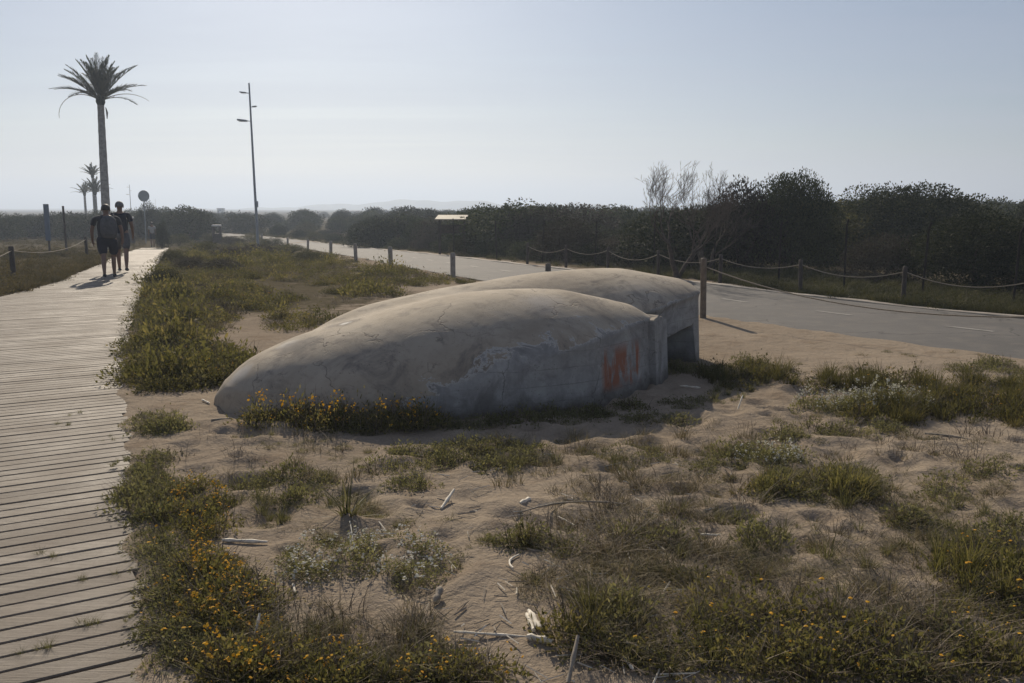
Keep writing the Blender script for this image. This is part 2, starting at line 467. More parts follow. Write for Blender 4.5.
near_px = [(215, 236), (250, 240), (290, 245.5), (330, 253), (391, 264.5), (455, 276.5), (560, 293), (710, 317.5), (860, 339), (1024, 360.5)]
far_px = [(225, 233.5), (262, 236.5), (300, 240.5), (345, 245.5), (395, 251), (470, 259), (545, 268), (640, 277), (715, 284.5), (820, 299), (920, 309), (1024, 319)]
nearE = [np.array(G(*p)) for p in near_px] + [np.array([7.6, 7.4]), np.array([12.5, .2]), np.array([19, -10])]
farE = [np.array(G(*p)) for p in far_px] + [np.array([10.8, 9.4]), np.array([16.3, 1.4]), np.array([23, -9])]
nearE = [nearE[0] + (nearE[0] - nearE[1]) * 3] + nearE
farE = [farE[0] + (farE[0] - farE[1]) * 3] + farE
def resample(E, n):
    E = np.array(E); d = np.concatenate([[0], np.cumsum(np.linalg.norm(np.diff(E, axis=0), axis=1))])
    # smooth a little
    q = np.linspace(0, 1, n) * d[-1]
    P = np.stack([np.interp(q, d, E[:, 0]), np.interp(q, d, E[:, 1])], 1)
    for _ in range(3 * n // 60):
        P[1:-1] = .25 * P[:-2] + .5 * P[1:-1] + .25 * P[2:]
    return P
nE, fE = resample(nearE, 160), resample(farE, 160)

def in_road(x, y, pad=0.0):
    nx = np.interp(-y, -nE[:, 1], nE[:, 0]); fx = np.interp(-y, -fE[:, 1], fE[:, 0])
    return (x > nx - pad) & (x < fx + pad)
def in_walk(x, y, pad=0.0):
    c = x * bnor[0] + y * bnor[1]
    cs = np.array([p @ bnor for p in redge]); rx = np.interp(c, cs, np.array(redge)[:, 0])
    cl = np.array([p @ bnor for p in ledge]); o = np.argsort(cl); lx = np.interp(c, cl[o], np.array(ledge)[o][:, 0])
    return (x > lx - pad) & (x < rx + pad) & (c < 60)

# small bumps of the sand: sums of sines with random directions
_w = [(rng.uniform(0, 2 * np.pi), rng.uniform(0, 2 * np.pi), f) for f in (1.1, 1.7, 2.6, 3.7, 5.3, 7.7, 11, 15, 19, 24) for _ in range(3)]
def bumps(x, y):
    z = 0
    wx = x + .15 * np.sin(2.3 * y + 1) + .08 * np.sin(5.1 * y); wy = y + .15 * np.sin(2.1 * x) + .07 * np.sin(6.3 * x + 2)
    for a, p, f in _w:
        z = z + np.sin((wx * math.cos(a) + wy * math.sin(a)) * f + p) / f ** 1.05
    return z * .0125
_ft = [(rng.uniform(-2.5, 6), rng.uniform(3, 9), rng.uniform(.05, .16), rng.uniform(.01, .042)) for _ in range(520)]
_csr = np.array([p @ bnor for p in redge]); _csl = np.array([p @ bnor for p in ledge]); _ol = np.argsort(_csl)
def walk_d(x, y):
    """how far inside the boardwalk (metres, negative outside)"""
    c = x * bnor[0] + y * bnor[1]; e = x * bdir[0] + y * bdir[1]
    re = np.interp(c, _csr, np.array(redge) @ bdir); le = np.interp(c, _csl[_ol], (np.array(ledge) @ bdir)[_ol])
    return np.where(c < 60, np.minimum(re - e, e - le), -9.0)
def Hn(x, y):
    x = np.asarray(x, float); y = np.asarray(y, float)
    near = 1 - smooth(25, 60, np.hypot(x, y))
    z = bumps(x, y) * near
    wd = walk_d(x, y) + .03 + .045 * np.sin(x * 5.1 + 2 * np.sin(y * 3.3)) * np.sin(y * 4.3 + 1) + .02 * np.sin(y * 13 + x * 7)
    lap = smooth(-.35, .0, wd)
    z = z * (1 - lap) + lap * .016 - .066 * smooth(.02, .16, wd)
    nx = np.interp(-y, -nE[:, 1], nE[:, 0]); fx = np.interp(-y, -fE[:, 1], fE[:, 0])
    di = np.minimum(x - nx, fx - x) + .10 * np.sin(x * 2.3 + y * 1.1) + .06 * np.sin(x * 6.1 - y * 3.3)
    flat = smooth(-1.0, -.1, di); z = z * (1 - .85 * flat) + .010 * flat; z = z * (1 - smooth(.0, .2, di)) - .05 * smooth(.0, .25, di)
    return Hs(x, y) + z

# ------------------------------------------------------------------ ground
def axis_coords(lo, hi, step, far, g=1.12):
    a = list(np.arange(lo, hi, step)); s = step
    r_ = [a[-1]];
    while r_[-1] < far: s *= g; r_.append(r_[-1] + s)
    s = step; l = [a[0]]
    while l[-1] > -far: s *= g; l.append(l[-1] - s)
    return np.array(l[:0:-1] + a + r_[1:])
gx = axis_coords(-3.6, 6.5, .035, 7500); gy = axis_coords(2.2, 11.5, .035, 7500)
XX, YY = np.meshgrid(gx, gy)
ZZ = Hn(XX, YY)
for (fx_, fy_, fr, fd) in _ft:
    d2 = ((XX - fx_) ** 2 + (YY - fy_) ** 2) / fr ** 2
    ok = ~(in_walk(np.array(fx_), np.array(fy_), .3))
    if ok: ZZ -= fd * np.exp(-d2 * 1.2) - fd * .45 * np.exp(-(np.sqrt(d2) - 1.5) ** 2 * 4)
nx_, ny_ = len(gx), len(gy)
idx = np.arange(nx_ * ny_).reshape(ny_, nx_)
F = np.stack([idx[:-1, :-1], idx[:-1, 1:], idx[1:, 1:], idx[1:, :-1]], -1).reshape(-1, 4)
fx_at = np.interp(-YY, -fE[:, 1], fE[:, 0]); nx_at = np.interp(-YY, -nE[:, 1], nE[:, 0])
soil = smooth(.25, 1.6, XX - fx_at) * 1.1
wl_ = np.interp(YY, [0, 17, 37, 60], [-1.8, -9.6, -16, -22]); soil = np.maximum(soil, smooth(.2, 1.2, wl_ - XX) * 1.25)
wr_ = np.interp(YY, [0, 17, 37, 60], [0, -7, -14, -20])
soil = np.maximum(soil, smooth(11, 17, YY) * smooth(6.5, 2.0, XX - wr_ - (YY - 11) * .12) * .75 * (XX < nx_at - .6))
soil = np.maximum(soil, 1.3 * smooth(36, 50, YY) * (1 - in_road(XX, YY, 1.0)))
b = MB(); b.add(np.stack([XX, YY, ZZ], -1).reshape(-1, 3), F, 0, soil.ravel())
g_ = b.build('ground', M['sand'], None, True); tag(g_, kind='structure')
def gz(x, y):
    return float(Hn(np.array(x), np.array(y)))

# road sheet, markings, far kerb
b = MB(); V = []; Fq = []
for i in range(len(nE)):
    for k in range(7):
        p = nE[i] * (1 - k / 6) + fE[i] * k / 6
        V.append((p[0], p[1], float(Hs(p[0], p[1])) + .004))
for i in range(len(nE) - 1):
    for k in range(6):
        a = i * 7 + k; Fq.append((a, a + 1, a + 8, a + 7))
b.add(V, Fq); tag(b.build('road', M['asphalt'], None, True), kind='structure')
mid = nE * .47 + fE * .53
dm = np.concatenate([[0], np.cumsum(np.linalg.norm(np.diff(mid, axis=0), axis=1))])
def midp(s): return np.array([np.interp(s, dm, mid[:, 0]), np.interp(s, dm, mid[:, 1])])
b = MB(); s = 1.0
while s < dm[-1] - 2:
    p, q = midp(s), midp(s + .7); d = (q - p) / np.linalg.norm(q - p); n = np.array([-d[1], d[0]]) * .05
    b.add([(*(p - n), float(Hs(*p)) + .009), (*(q - n), float(Hs(*q)) + .009), (*(q + n), float(Hs(*q)) + .009), (*(p + n), float(Hs(*p)) + .009)], [(0, 1, 2, 3)])
    s += 2.3
tag(b.build('road_markings', M['paint']), kind='structure')
b = MB()
V = []; Fq = []
for i in range(len(fE)):
    d = fE[min(i + 1, len(fE) - 1)] - fE[max(i - 1, 0)]; d /= np.linalg.norm(d); n = np.array([-d[1], d[0]])
    if n[0] < 0: n = -n
    w = .02 * math.sin(i * 1.7)
    for (o, z) in ((-.01, -.06), (0.0, .018 + w * .4), (.02, .030 + w * .5), (.15, .030 + w * .6), (.19, -.06)):
        p = fE[i] + n * o; V.append((p[0], p[1], float(Hs(*p)) + z))
for i in range(len(fE) - 1):
    for k in range(4):
        a = i * 5 + k; Fq.append((a, a + 1, a + 6, a + 5))
b.add(V, Fq); tag(b.build('kerb', M['kerb']), kind='structure')

# boardwalk
b = MB(); k = 0
c0, c1 = redge[0] @ bnor, 57.0
c = c0
while c < c1:
    wd = .114 + random.uniform(-.005, .005)
    p, q = edge_at(ledge, c + wd / 2), edge_at(redge, c + wd / 2)
    if np.linalg.norm(q - p) > .4:
        p = p - bdir * random.uniform(.0, .05); q = q + bdir * random.uniform(-.02, .05)
        z0 = .012 + random.uniform(-.0015, .0015); tilt = random.uniform(-.003, .003)
        n = bnor
        prof = [(0, -.035), (0, -.005), (.005, 0), (wd - .005, 0), (wd, -.005), (wd, -.035)]
        V = []; nseg = 5
        bow = random.uniform(-.0015, .0015)
        for j in range(nseg):
            e = p + (q - p) * j / (nseg - 1); zz = float(Hs(*e)) + z0 + tilt * (j / (nseg - 1) - .5) + bow * math.sin(math.pi * j / (nseg - 1))
            for (o, dz) in prof:
                x_ = e + n * (o - wd / 2); V.append((x_[0], x_[1], zz + dz))
        Fq = []
        for j in range(nseg - 1):
            for i in range(6):
                a = j * 6
                Fq.append((a + i, a + 6 + i, a + 6 + (i + 1) % 6, a + (i + 1) % 6))
        t = float(np.clip(random.gauss(.5, .22), 0, 1))
        b.add(V, Fq, 0, t)
        b.add([V[i] for i in range(5, -1, -1)], [tuple(range(6))], 0, t); b.add([V[(nseg - 1) * 6 + i] for i in range(6)], [tuple(range(6))], 0, t)
    c += wd + random.uniform(.010, .017)
tag(b.build('boardwalk', M['board']), kind='structure')

# hills on the skyline
b = MB(); xs = np.linspace(-900, 560, 160); rows = 9
V = []
for j in range(rows):
    for x in xs:
        u = x * 3.0
        prof = 30 * math.exp(-((u + 430) / 210) ** 2) + 24 * math.exp(-((u + 130) / 120) ** 2) + 15 * math.exp(-((u + 800) / 280) ** 2) + 19 * math.exp(-((u - 330) / 140) ** 2) + 8 * math.exp(-((u + 300) / 900) ** 2)
        prof = (prof + 3 * math.sin(u * .02) + 2 * math.sin(u * .047 + 1)) / 2.6
        V.append((x, 1300 + 40 * j, -4 + max(0, prof + 3) * math.sin(math.pi * min(1, j / 6.0)) ** .7 if j < 7 else -4))
idx = np.arange(rows * len(xs)).reshape(rows, -1)
b.add(V, np.stack([idx[:-1, :-1], idx[:-1, 1:], idx[1:, 1:], idx[1:, :-1]], -1).reshape(-1, 4))
tag(b.build('hills', M['hill'], None, True), kind='structure')

# air
m = NT('hazy_air'); pv = m.n('ShaderNodeVolumePrincipled'); pv.inputs['Color'].default_value = (.69, .81, 1.0, 1)
pv.inputs['Density'].default_value = .0012; pv.inputs['Anisotropy'].default_value = .35
m.l(pv.outputs[0], m.out.inputs['Volume'])
m.m.cycles.homogeneous_volume = True if hasattr(m.m.cycles, 'homogeneous_volume') else None
b = MB(); b.box((0, 0, 26), (14400, 14400, 68)); hz = b.build('haze', m.m); tag(hz, kind='stuff')

# ------------------------------------------------------------------ the bunker
def loft(st, inset):
    """st: stations (F, B, eave, ridge, a, b, lip); returns closed mesh verts/faces"""
    n = 22; V = []; Fq = []
    for (Fp, Bp, ef, r_, a, bb, lip) in st:
        Fp = np.array(Fp); Bp = np.array(Bp); d = Bp - Fp; Ln = np.linalg.norm(d); d = d / Ln
        ring = [(*(Fp - d * .02), -.4), (*(Fp), .0), (*(Fp + d * (.05 * ef + lip)), ef - .04 - lip * .3)]
        for i in range(n + 1):
            u = i / n; z = ef + (r_ - ef) * (1 - abs(2 * u - 1) ** a) ** bb
            p = Fp + d * (.05 * ef) + (Bp - Fp - d * .1 * ef) * u
            ring.append((*p, z))
        ring += [(*(Bp - d * (.05 * ef + lip)), ef - .04 - lip * .3), (*Bp, 0), (*(Bp + d * .02), -.4)]
        V += ring
    k = n + 7
    for s in range(len(st) - 1):
        for i in range(k):
            Fq.append((s * k + i, (s + 1) * k + i, (s + 1) * k + (i + 1) % k, s * k + (i + 1) % k))
    return V, Fq, k, len(st)

def dense(st, sub, keep):
    out = []
    for i in range(len(st) - 1):
        for j in range(sub):
            t = j / sub
            if i in keep:
                w = t
            else:
                w = t
            row = []
            for a, b_ in zip(st[i], st[i + 1]):
                a_ = np.array(a, float); c_ = np.array(b_, float)
                if i in keep:
                    row.append(a_ * (1 - w) + c_ * w)
                else:
                    p0 = np.array(st[max(i - 1, 0)][len(row)], float); p3 = np.array(st[min(i + 2, len(st) - 1)][len(row)], float)
                    row.append(.5 * ((2 * a_) + (-p0 + c_) * t + (2 * p0 - 5 * a_ + 4 * c_ - p3) * t ** 2 + (-p0 + 3 * a_ - 3 * c_ + p3) * t ** 3))
            out.append(tuple(row))
    out.append(tuple(np.array(x, float) for x in st[-1]))
    return out

near_st = [((-2.60, 7.66), (-2.56, 7.86), .02, .10, 2, .55, 0),
           ((-2.35, 7.30), (-2.42, 8.30), .05, .35, 2, .52, 0),
           ((-1.9, 7.06), (-2.0, 8.85), .10, .56, 2, .54, 0),
           ((-1.2, 6.98), (-1.35, 9.3), .17, .735, 2, .6, 0),
           ((-.28, 7.14), (-.5, 9.6), .34, .925, 2, .66, 0),
           ((.72, 7.60), (.25, 9.45), .57, .93, 2, .80, .01),
           ((1.28, 8.34), (.95, 9.20), .665, .775, 2, .9, .012),
           ((1.36, 8.50), (1.10, 9.10), .66, .70, 2, 1.0, .012)]
rear_st = [((-2.3, 7.8), (-2.36, 8.2), .05, .28, 2, .55, 0),
           ((-1.5, 8.0), (-1.75, 9.3), .12, .70, 2, .6, 0),
           ((-.6, 8.2), (-.95, 10.2), .34, .87, 2, .62, 0),
           ((.5, 8.72), (.1, 11.1), .50, .985, 2, .85, .02),
           ((1.50, 9.10), (1.0, 11.2), .68, 1.03, 2, .85, .045),
           ((2.09, 9.85), (1.7, 11.0), .78, .90, 2, 1.0, .045),
           ((2.13, 10.15), (1.85, 10.8), .77, .82, 2, 1.0, .03)]
b = MB()
for st, keep in ((near_st, (5, 6)), (rear_st, (4, 5))):
    V, Fq, k, ns = loft(dense(st, 8, keep), 0)
    b.add(V, Fq); n0 = b.n - len(V)
    V = np.array(V)
    b.add(V[:k][::1], [tuple(range(k))]); b.add(V[-k:], [tuple(range(k - 1, -1, -1))])
raw = b.mesh('bunker_raw', M['concrete'])
bm = bmesh.new(); bm.from_mesh(raw); bmesh.ops.remove_doubles(bm, verts=bm.verts, dist=1e-5); bmesh.ops.recalc_face_normals(bm, faces=bm.faces); bm.to_mesh(raw); bm.free()
tmp = bpy.data.objects.new('bunker_tmp', raw); COL.objects.link(tmp)
rm = tmp.modifiers.new('r', 'REMESH'); rm.mode = 'VOXEL'; rm.voxel_size = .02
# opening under the rear wall
cut = MB()
e0, e1 = np.array([1.50, 9.10]), np.array([2.09, 9.85]); ed = (e1 - e0) / np.linalg.norm(e1 - e0); en = np.array([ed[1], -ed[0]])
def ep(s, o): return e0 + ed * s + en * o
Lf = np.linalg.norm(e1 - e0)
P = []
for o in (.25, -1.5):
    w_ = 0.0 if o > 0 else .25
    for (s, z) in ((-.25, -.35), (Lf - .10 + w_, -.35), (Lf - .16 + w_, .43), (-.25, .30)):
        q = ep(s, o); P.append((q[0], q[1], z))
cut.add(P, [(0, 1, 2, 3), (7, 6, 5, 4), (0, 4, 5, 1), (1, 5, 6, 2), (2, 6, 7, 3), (3, 7, 4, 0)])
cm = cut.mesh('cut', M['concrete'])
bm = bmesh.new(); bm.from_mesh(cm); bmesh.ops.recalc_face_normals(bm, faces=bm.faces); bm.to_mesh(cm); bm.free()
cuto = bpy.data.objects.new('cut_tmp', cm); COL.objects.link(cuto)
bo = tmp.modifiers.new('b', 'BOOLEAN'); bo.operation = 'DIFFERENCE'; bo.object = cuto; bo.solver = 'EXACT'
dg = bpy.context.evaluated_depsgraph_get()
me = bpy.data.meshes.new_from_object(tmp.evaluated_get(dg), depsgraph=dg); me.name = 'shell'
bpy.data.objects.remove(tmp); bpy.data.objects.remove(cuto)
bm = bmesh.new(); bm.from_mesh(me)
for _ in range(4): bmesh.ops.smooth_vert(bm, verts=bm.verts, factor=.5, use_axis_x=True, use_axis_y=True, use_axis_z=True)
for lim, its in ((.35, 25), (.1, 30), (-.2, 45)):   # the two roofs run into one towards the tail
    vs = [v_ for v_ in bm.verts if v_.co.x < lim and v_.co.z > .22]
    for _ in range(its): bmesh.ops.smooth_vert(bm, verts=vs, factor=.7, use_axis_x=True, use_axis_y=True, use_axis_z=True)
bm.to_mesh(me); bm.free()
nv = len(me.vertices); A = np.zeros(nv * 3); me.vertices.foreach_get('co', A); A = A.reshape(-1, 3)
Nn = np.zeros(nv * 3); me.vertices.foreach_get('normal', Nn); Nn = Nn.reshape(-1, 3)
dsp = .006 * np.sin(A[:, 0] * 3.1 + 1.3 * np.sin(A[:, 1] * 2.7)) * np.sin(A[:, 1] * 3.7 + A[:, 2] * 2) + .0012 * np.sin(A[:, 0] * 11 + 2 * A[:, 2]) * np.sin(A[:, 1] * 9 + 1) + .0007 * np.sin(A[:, 0] * 23 + A[:, 1] * 17) * np.sin(A[:, 2] * 29 + A[:, 1] * 8)
A += Nn * dsp[:, None]; me.vertices.foreach_set('co', A.ravel())
me.polygons.foreach_set('use_smooth', np.ones(len(me.polygons), bool)); me.update()
me.materials.clear(); me.materials.append(M['concrete'])
bunker = empty('concrete_bunker'); tag(bunker, 'low half buried concrete bunker with two domed lobes and a long tail in the sand', 'bunker')
sh = bpy.data.objects.new('shell', me); COL.objects.link(sh); sh.parent = bunker
# end slab of the near lobe
b = MB()
a0, a1 = np.array([1.325, 8.41]), np.array([1.53, 8.93]); dd = (a1 - a0) / np.linalg.norm(a1 - a0); nn = np.array([dd[1], -dd[0]])
prof = []
tops = [(0, .655), (.06, .67), (.14, .66), (.2, .685), (.27, .66), (.36, .65), (.45, .62), (.56, .60)]
V = []
for o in (.045, -.12):
    for (s, z) in tops:
        q = a0 + dd * s + nn * (o - (.03 if o > 0 else 0)); V.append((q[0], q[1], z + random.uniform(-.006, .006)))
    for (s, z) in tops[::-1]:
        q = a0 + dd * s + nn * (o + .02); V.append((q[0], q[1], -.3))
n = len(tops) * 2
Fq = [tuple(range(n)), tuple(range(2 * n - 1, n - 1, -1))]
b.add(V, [Fq[0]]); b.f.append(np.array([Fq[1]])); b.m.append(np.zeros(1, int))
Q = [(i, n + i, n + (i + 1) % n, (i + 1) % n) for i in range(n)]; b.f.append(np.array(Q)); b.m.append(np.zeros(n, int))
sl = b.build('end_slab', M['concrete'], bunker)
bm = bmesh.new(); bm.from_mesh(sl.data); bmesh.ops.recalc_face_normals(bm, faces=bm.faces); bmesh.ops.bevel(bm, geom=bm.edges[:], offset=.006, segments=2, affect='EDGES'); bm.to_mesh(sl.data); bm.free()

# ------------------------------------------------------------------ plant templates (verts, faces, tint, mat)
def leaves(P, D, Ln, Wd, rg, jit=.5):
    """diamond leaves at P pointing D"""
    n = len(P)
    D = D + rg.normal(0, jit, (n, 3)); D /= np.linalg.norm(D, axis=1)[:, None] + 1e-9
    S = np.cross(D, rg.normal(0, 1, (n, 3))); S /= np.linalg.norm(S, axis=1)[:, None] + 1e-9
    Ls = (Ln * rg.uniform(.6, 1.3, n))[:, None]; Ws = (Wd * rg.uniform(.6, 1.3, n))[:, None]
    V = np.stack([P, P + D * Ls * .45 + S * Ws, P + D * Ls, P + D * Ls * .45 - S * Ws], 1).reshape(-1, 3)
    F = np.arange(4 * n).reshape(n, 4)
    return V, F, np.repeat(rg.uniform(0, 1, n), 4)

def blades(n, rad, hgt, wid, rg, lean=.5, segs=3):
    V = []; T = []
    a = rg.uniform(0, 2 * np.pi, n); r0 = rad * np.sqrt(rg.uniform(0, 1, n)) * .5
    h = hgt * rg.uniform(.45, 1.15, n); ln = lean * rg.uniform(.1, 1.2, n) * h
    az = a + rg.normal(0, .6, n)
    base = np.stack([r0 * np.cos(a), r0 * np.sin(a), np.zeros(n)], 1); od = np.stack([np.cos(az), np.sin(az), np.zeros(n)], 1)
    sd = np.stack([-np.sin(az), np.cos(az), np.zeros(n)], 1)
    tw = rg.uniform(-.8, .8, n)[:, None]; sd = sd * np.cos(tw) + od * np.sin(tw)
    rows = []
    for k in range(segs + 1):
        t = k / segs
        c = base + od * (ln * t ** 1.8)[:, None] + np.array([0, 0, 1]) * (h * (t - .18 * t * t * lean))[:, None]
        w = wid * (1 - t) ** .7 * .5 + .0004
        rows.append(c - sd * w); rows.append(c + sd * w)
    V = np.stack(rows, 1).reshape(-1, 3); q = 2 * (segs + 1)
    F = []
    for k in range(segs):
        F.append(np.stack([np.arange(n) * q + 2 * k, np.arange(n) * q + 2 * k + 1, np.arange(n) * q + 2 * k + 3, np.arange(n) * q + 2 * k + 2], 1))
    return V, np.concatenate(F), np.repeat(rg.uniform(0, 1, n), q)

def discs(P, r_, rg, up=.8):
    n = len(P)
    N = rg.normal(0, .45, (n, 3)) + np.array([0, 0, up]); N /= np.linalg.norm(N, axis=1)[:, None]
    A_ = np.cross(N, np.array([.31, .77, .1])); A_ /= np.linalg.norm(A_, axis=1)[:, None]; B_ = np.cross(N, A_)
    rr = (r_ * rg.uniform(.6, 1.2, n))[:, None]
    R_ = [P + N * rr * .0]
    V = np.stack([P + (A_ * math.cos(t) + B_ * math.sin(t)) * rr + N * rr * .25 * (k % 2) for k, t in enumerate(np.linspace(0, 2 * np.pi, 7)[:-1])], 1).reshape(-1, 3)
    return V, np.arange(6 * n).reshape(n, 6), np.repeat(rg.uniform(0, 1, n), 6)

def dome_pts(n, r_, h, rg, shell=.5):
    a = rg.uniform(0, 2 * np.pi, n); rad = np.sqrt(rg.uniform(0, 1, n)); 
    lump = 1 + .25 * np.sin(a * 3 + rg.uniform(0, 6)) + .15 * np.sin(a * 5 + rg.uniform(0, 6))
    x = rad * r_ * lump * np.cos(a); y = rad * r_ * lump * np.sin(a)
    top = h * (1 - rad ** 2.2) * (.85 + .3 * np.sin(x * 37 + y * 29)) + .01
    z = top * (shell + (1 - shell) * rg.uniform(0, 1, n)) * rg.uniform(.6, 1.1, n)
    D = np.stack([x / r_ * .7, y / r_ * .7, np.full(n, .75)], 1)
    return np.stack([x, y, z], 1), D

class Tpl:
    def __init__(s): s.parts = []
    def add(s, vft, mat): s.parts.append((*vft, mat)); return s

def t_cover(seed, r_, h, n, ls, flowers=0, fr=.008, fmat=1, stems=14):
    rg = np.random.default_rng(seed); T = Tpl()
    P, D = dome_pts(n, r_, h, rg, .3); T.add(leaves(P, D, ls, ls * .22, rg, .6), 0)
    if stems:
        T.add(blades(stems, r_ * 1.4, h * 1.15, .004, rg, .8, 2), 2)
    if flowers:
        k = max(2, flowers // 5)
        ca = rg.uniform(0, 2 * np.pi, k); cr = np.sqrt(rg.uniform(0, 1, k)) * r_ * .95
        ci = rg.integers(0, k, flowers)
        x = (cr * np.cos(ca))[ci] + rg.normal(0, r_ * .07, flowers); y = (cr * np.sin(ca))[ci] + rg.normal(0, r_ * .07, flowers)
        q = np.clip(np.hypot(x, y) / r_, 0, 1)
        z = h * (1 - q ** 2.2) * rg.uniform(.85, 1.2, flowers) + .015
        T.add(discs(np.stack([x, y, z], 1), fr, rg), fmat)
    return T
def t_tuft(seed, n, r_, h, w, lean=.6, mat=0):
    rg = np.random.default_rng(seed); return Tpl().add(blades(n, r_, h, w, rg, lean), mat)
def t_twigs(seed, n, r_, h):
    rg = np.random.default_rng(seed); T = Tpl()
    T.add(blades(n, r_ * 2, h, .0032, rg, 1.3, 3), 0)
    return T

def scatter(mb, tpls, pts, scale=(.7, 1.3), zs=(.8, 1.2), seed=1, sink=.01, lift=None):
    rg = np.random.default_rng(seed); pts = np.asarray(pts, float)
    if len(pts) == 0: return
    z = Hn(pts[:, 0], pts[:, 1]) - sink
    which = rg.integers(0, len(tpls), len(pts))
    for k, T in enumerate(tpls):
        sel = np.where(which == k)[0]
        if len(sel) == 0: continue
        a = rg.uniform(0, 2 * np.pi, len(sel)); s = rg.uniform(*scale, len(sel)); h = s * rg.uniform(*zs, len(sel)); tn = rg.uniform(0, 1, len(sel))
        ca, sa = np.cos(a) * s, np.sin(a) * s
        for (V, Fq, t, mat) in T.parts:
            x = V[None, :, 0] * ca[:, None] - V[None, :, 1] * sa[:, None] + pts[sel, 0][:, None]
            y = V[None, :, 0] * sa[:, None] + V[None, :, 1] * ca[:, None] + pts[sel, 1][:, None]
            zz = V[None, :, 2] * h[:, None] + z[sel][:, None]
            VV = np.stack([x, y, zz], -1).reshape(-1, 3)
            FF = (Fq[None] + (np.arange(len(sel)) * len(V))[:, None, None]).reshape(-1, Fq.shape[1])
            tt = (t[None] * .5 + tn[:, None] * .5).ravel()
            mb.add(VV, FF, mat, tt)

def tpl_mesh(T, name, mats):
    b = MB()
    for (V, Fq, t, mat) in T.parts: b.add(V, Fq, mat, t)
    return b.mesh(name, mats)

def ell(cx, cy, rx, ry, n, seed, edge=1.0):
    """points on the ground inside the patch seen around a pixel"""
    rg = np.random.default_rng(seed); out = []
    while len(out) < n:
        a = rg.uniform(0, 2 * np.pi); r_ = math.sqrt(rg.uniform(0, 1))
        p = G(cx + rx * r_ * math.cos(a), cy + ry * r_ * math.sin(a)); out.append(p)
    return out

CLEAR = [(G(*q), r_) for q, r_ in (((534, 622), .20), ((540, 641), .17), ((530, 660), .14), ((448, 505), .28), ((525, 504), .2), ((505, 520), .3), ((516, 565), .2), ((716, 543), .18), ((245, 545), .2), ((294, 590), .14), ((490, 633), .2), ((470, 590), .25), ((430, 540), .25), ((573, 672), .12))]
def keep(pts, walk=.0, road=.1, bunk=True):
    pts = np.asarray(pts, float)
    if len(pts) == 0: return pts
    for (q, r_) in CLEAR:
        pts = pts[np.hypot(pts[:, 0] - q[0], pts[:, 1] - q[1]) > r_]
    ok = ~in_walk(pts[:, 0], pts[:, 1], walk) & ~in_road(pts[:, 0], pts[:, 1], road)
    if bunk:
        for (x0, y0, x1, y1, r_) in ((-2.3, 7.9, -.4, 8.4, .95), (-.4, 8.4, .9, 8.7, 1.05), (-.4, 9.2, 1.5, 10.2, 1.0)):
            d = np.array([x1 - x0, y1 - y0]); w = pts - np.array([x0, y0]); t = np.clip((w @ d) / (d @ d), 0, 1)
            ok &= np.linalg.norm(w - t[:, None] * d, axis=1) > r_
    return pts[ok]

gc_near = [t_cover(10 + i, .13, .11, 210, .022) for i in range(4)]
gy_near = [t_cover(20 + i, .13, .12, 190, .020, (9, 3, 0, 5)[i], .0068) for i in range(4)]
gy_few = [t_cover(25 + i, .13, .11, 170, .020, (1, 3, 0, 1)[i], .0070) for i in range(4)]
wa_near = [t_cover(30 + i, .12, .13, 330, .018, 44, .0064, 1, stems=4) for i in range(4)]
gc_far = [t_cover(40 + i, .28, .26, 170, .045, 0, stems=10) for i in range(4)]
gy_far = [t_cover(50 + i, .28, .22, 160, .042, (6, 0, 3, 0)[i], .012, stems=14) for i in range(4)]
gt = [t_tuft(60 + i, 46, .07, .17, .004, .8) for i in range(4)]
gt_far = [t_tuft(65 + i, 60, .26, .27, .008, .7) for i in range(4)]
dg = [t_tuft(70 + i, 30, .10, .13, .0032, 1.2) for i in range(4)]
tw = [t_twigs(80 + i, 22, .08, .14) for i in range(4)]

LM = [M['leaf_grey'], M['yellow'], M['twig']]; LG = [M['leaf_green'], M['yellow'], M['twig']]; LW = [M['leaf_grey'], M['petal'], M['twig']]

# yellow flowering strip along the boards, and the corner of the frame
b = MB()
P = []
for i, (cx_, cy_, rx, ry, n) in enumerate([(190, 508, 36, 26, 44), (185, 545, 50, 40, 70), (210, 595, 40, 35, 64), (220, 650, 55, 38, 84), (330, 672, 110, 16, 40), (160, 425, 18, 14, 14), (240, 625, 50, 40, 14), (455, 668, 60, 15, 24)]):
    P += ell(cx_, cy_, rx, ry, n, 100 + i)
P = keep(P, .17)
scatter(b, gy_near, P, (.45, 1.2), (.5, 1.25), 5)
P = []
for i, (cx_, cy_, rx, ry, n) in enumerate([(760, 650, 150, 34, 46), (990, 600, 50, 55, 40), (700, 610, 80, 25, 10), (880, 668, 150, 18, 34)]):
    P += ell(cx_, cy_, rx, ry, n, 130 + i)
scatter(b, gy_few, keep(P), (.5, 1.35), (.5, 1.3), 6)
tag(b.build('yellow_flowering_ground_cover', LG), kind='stuff')

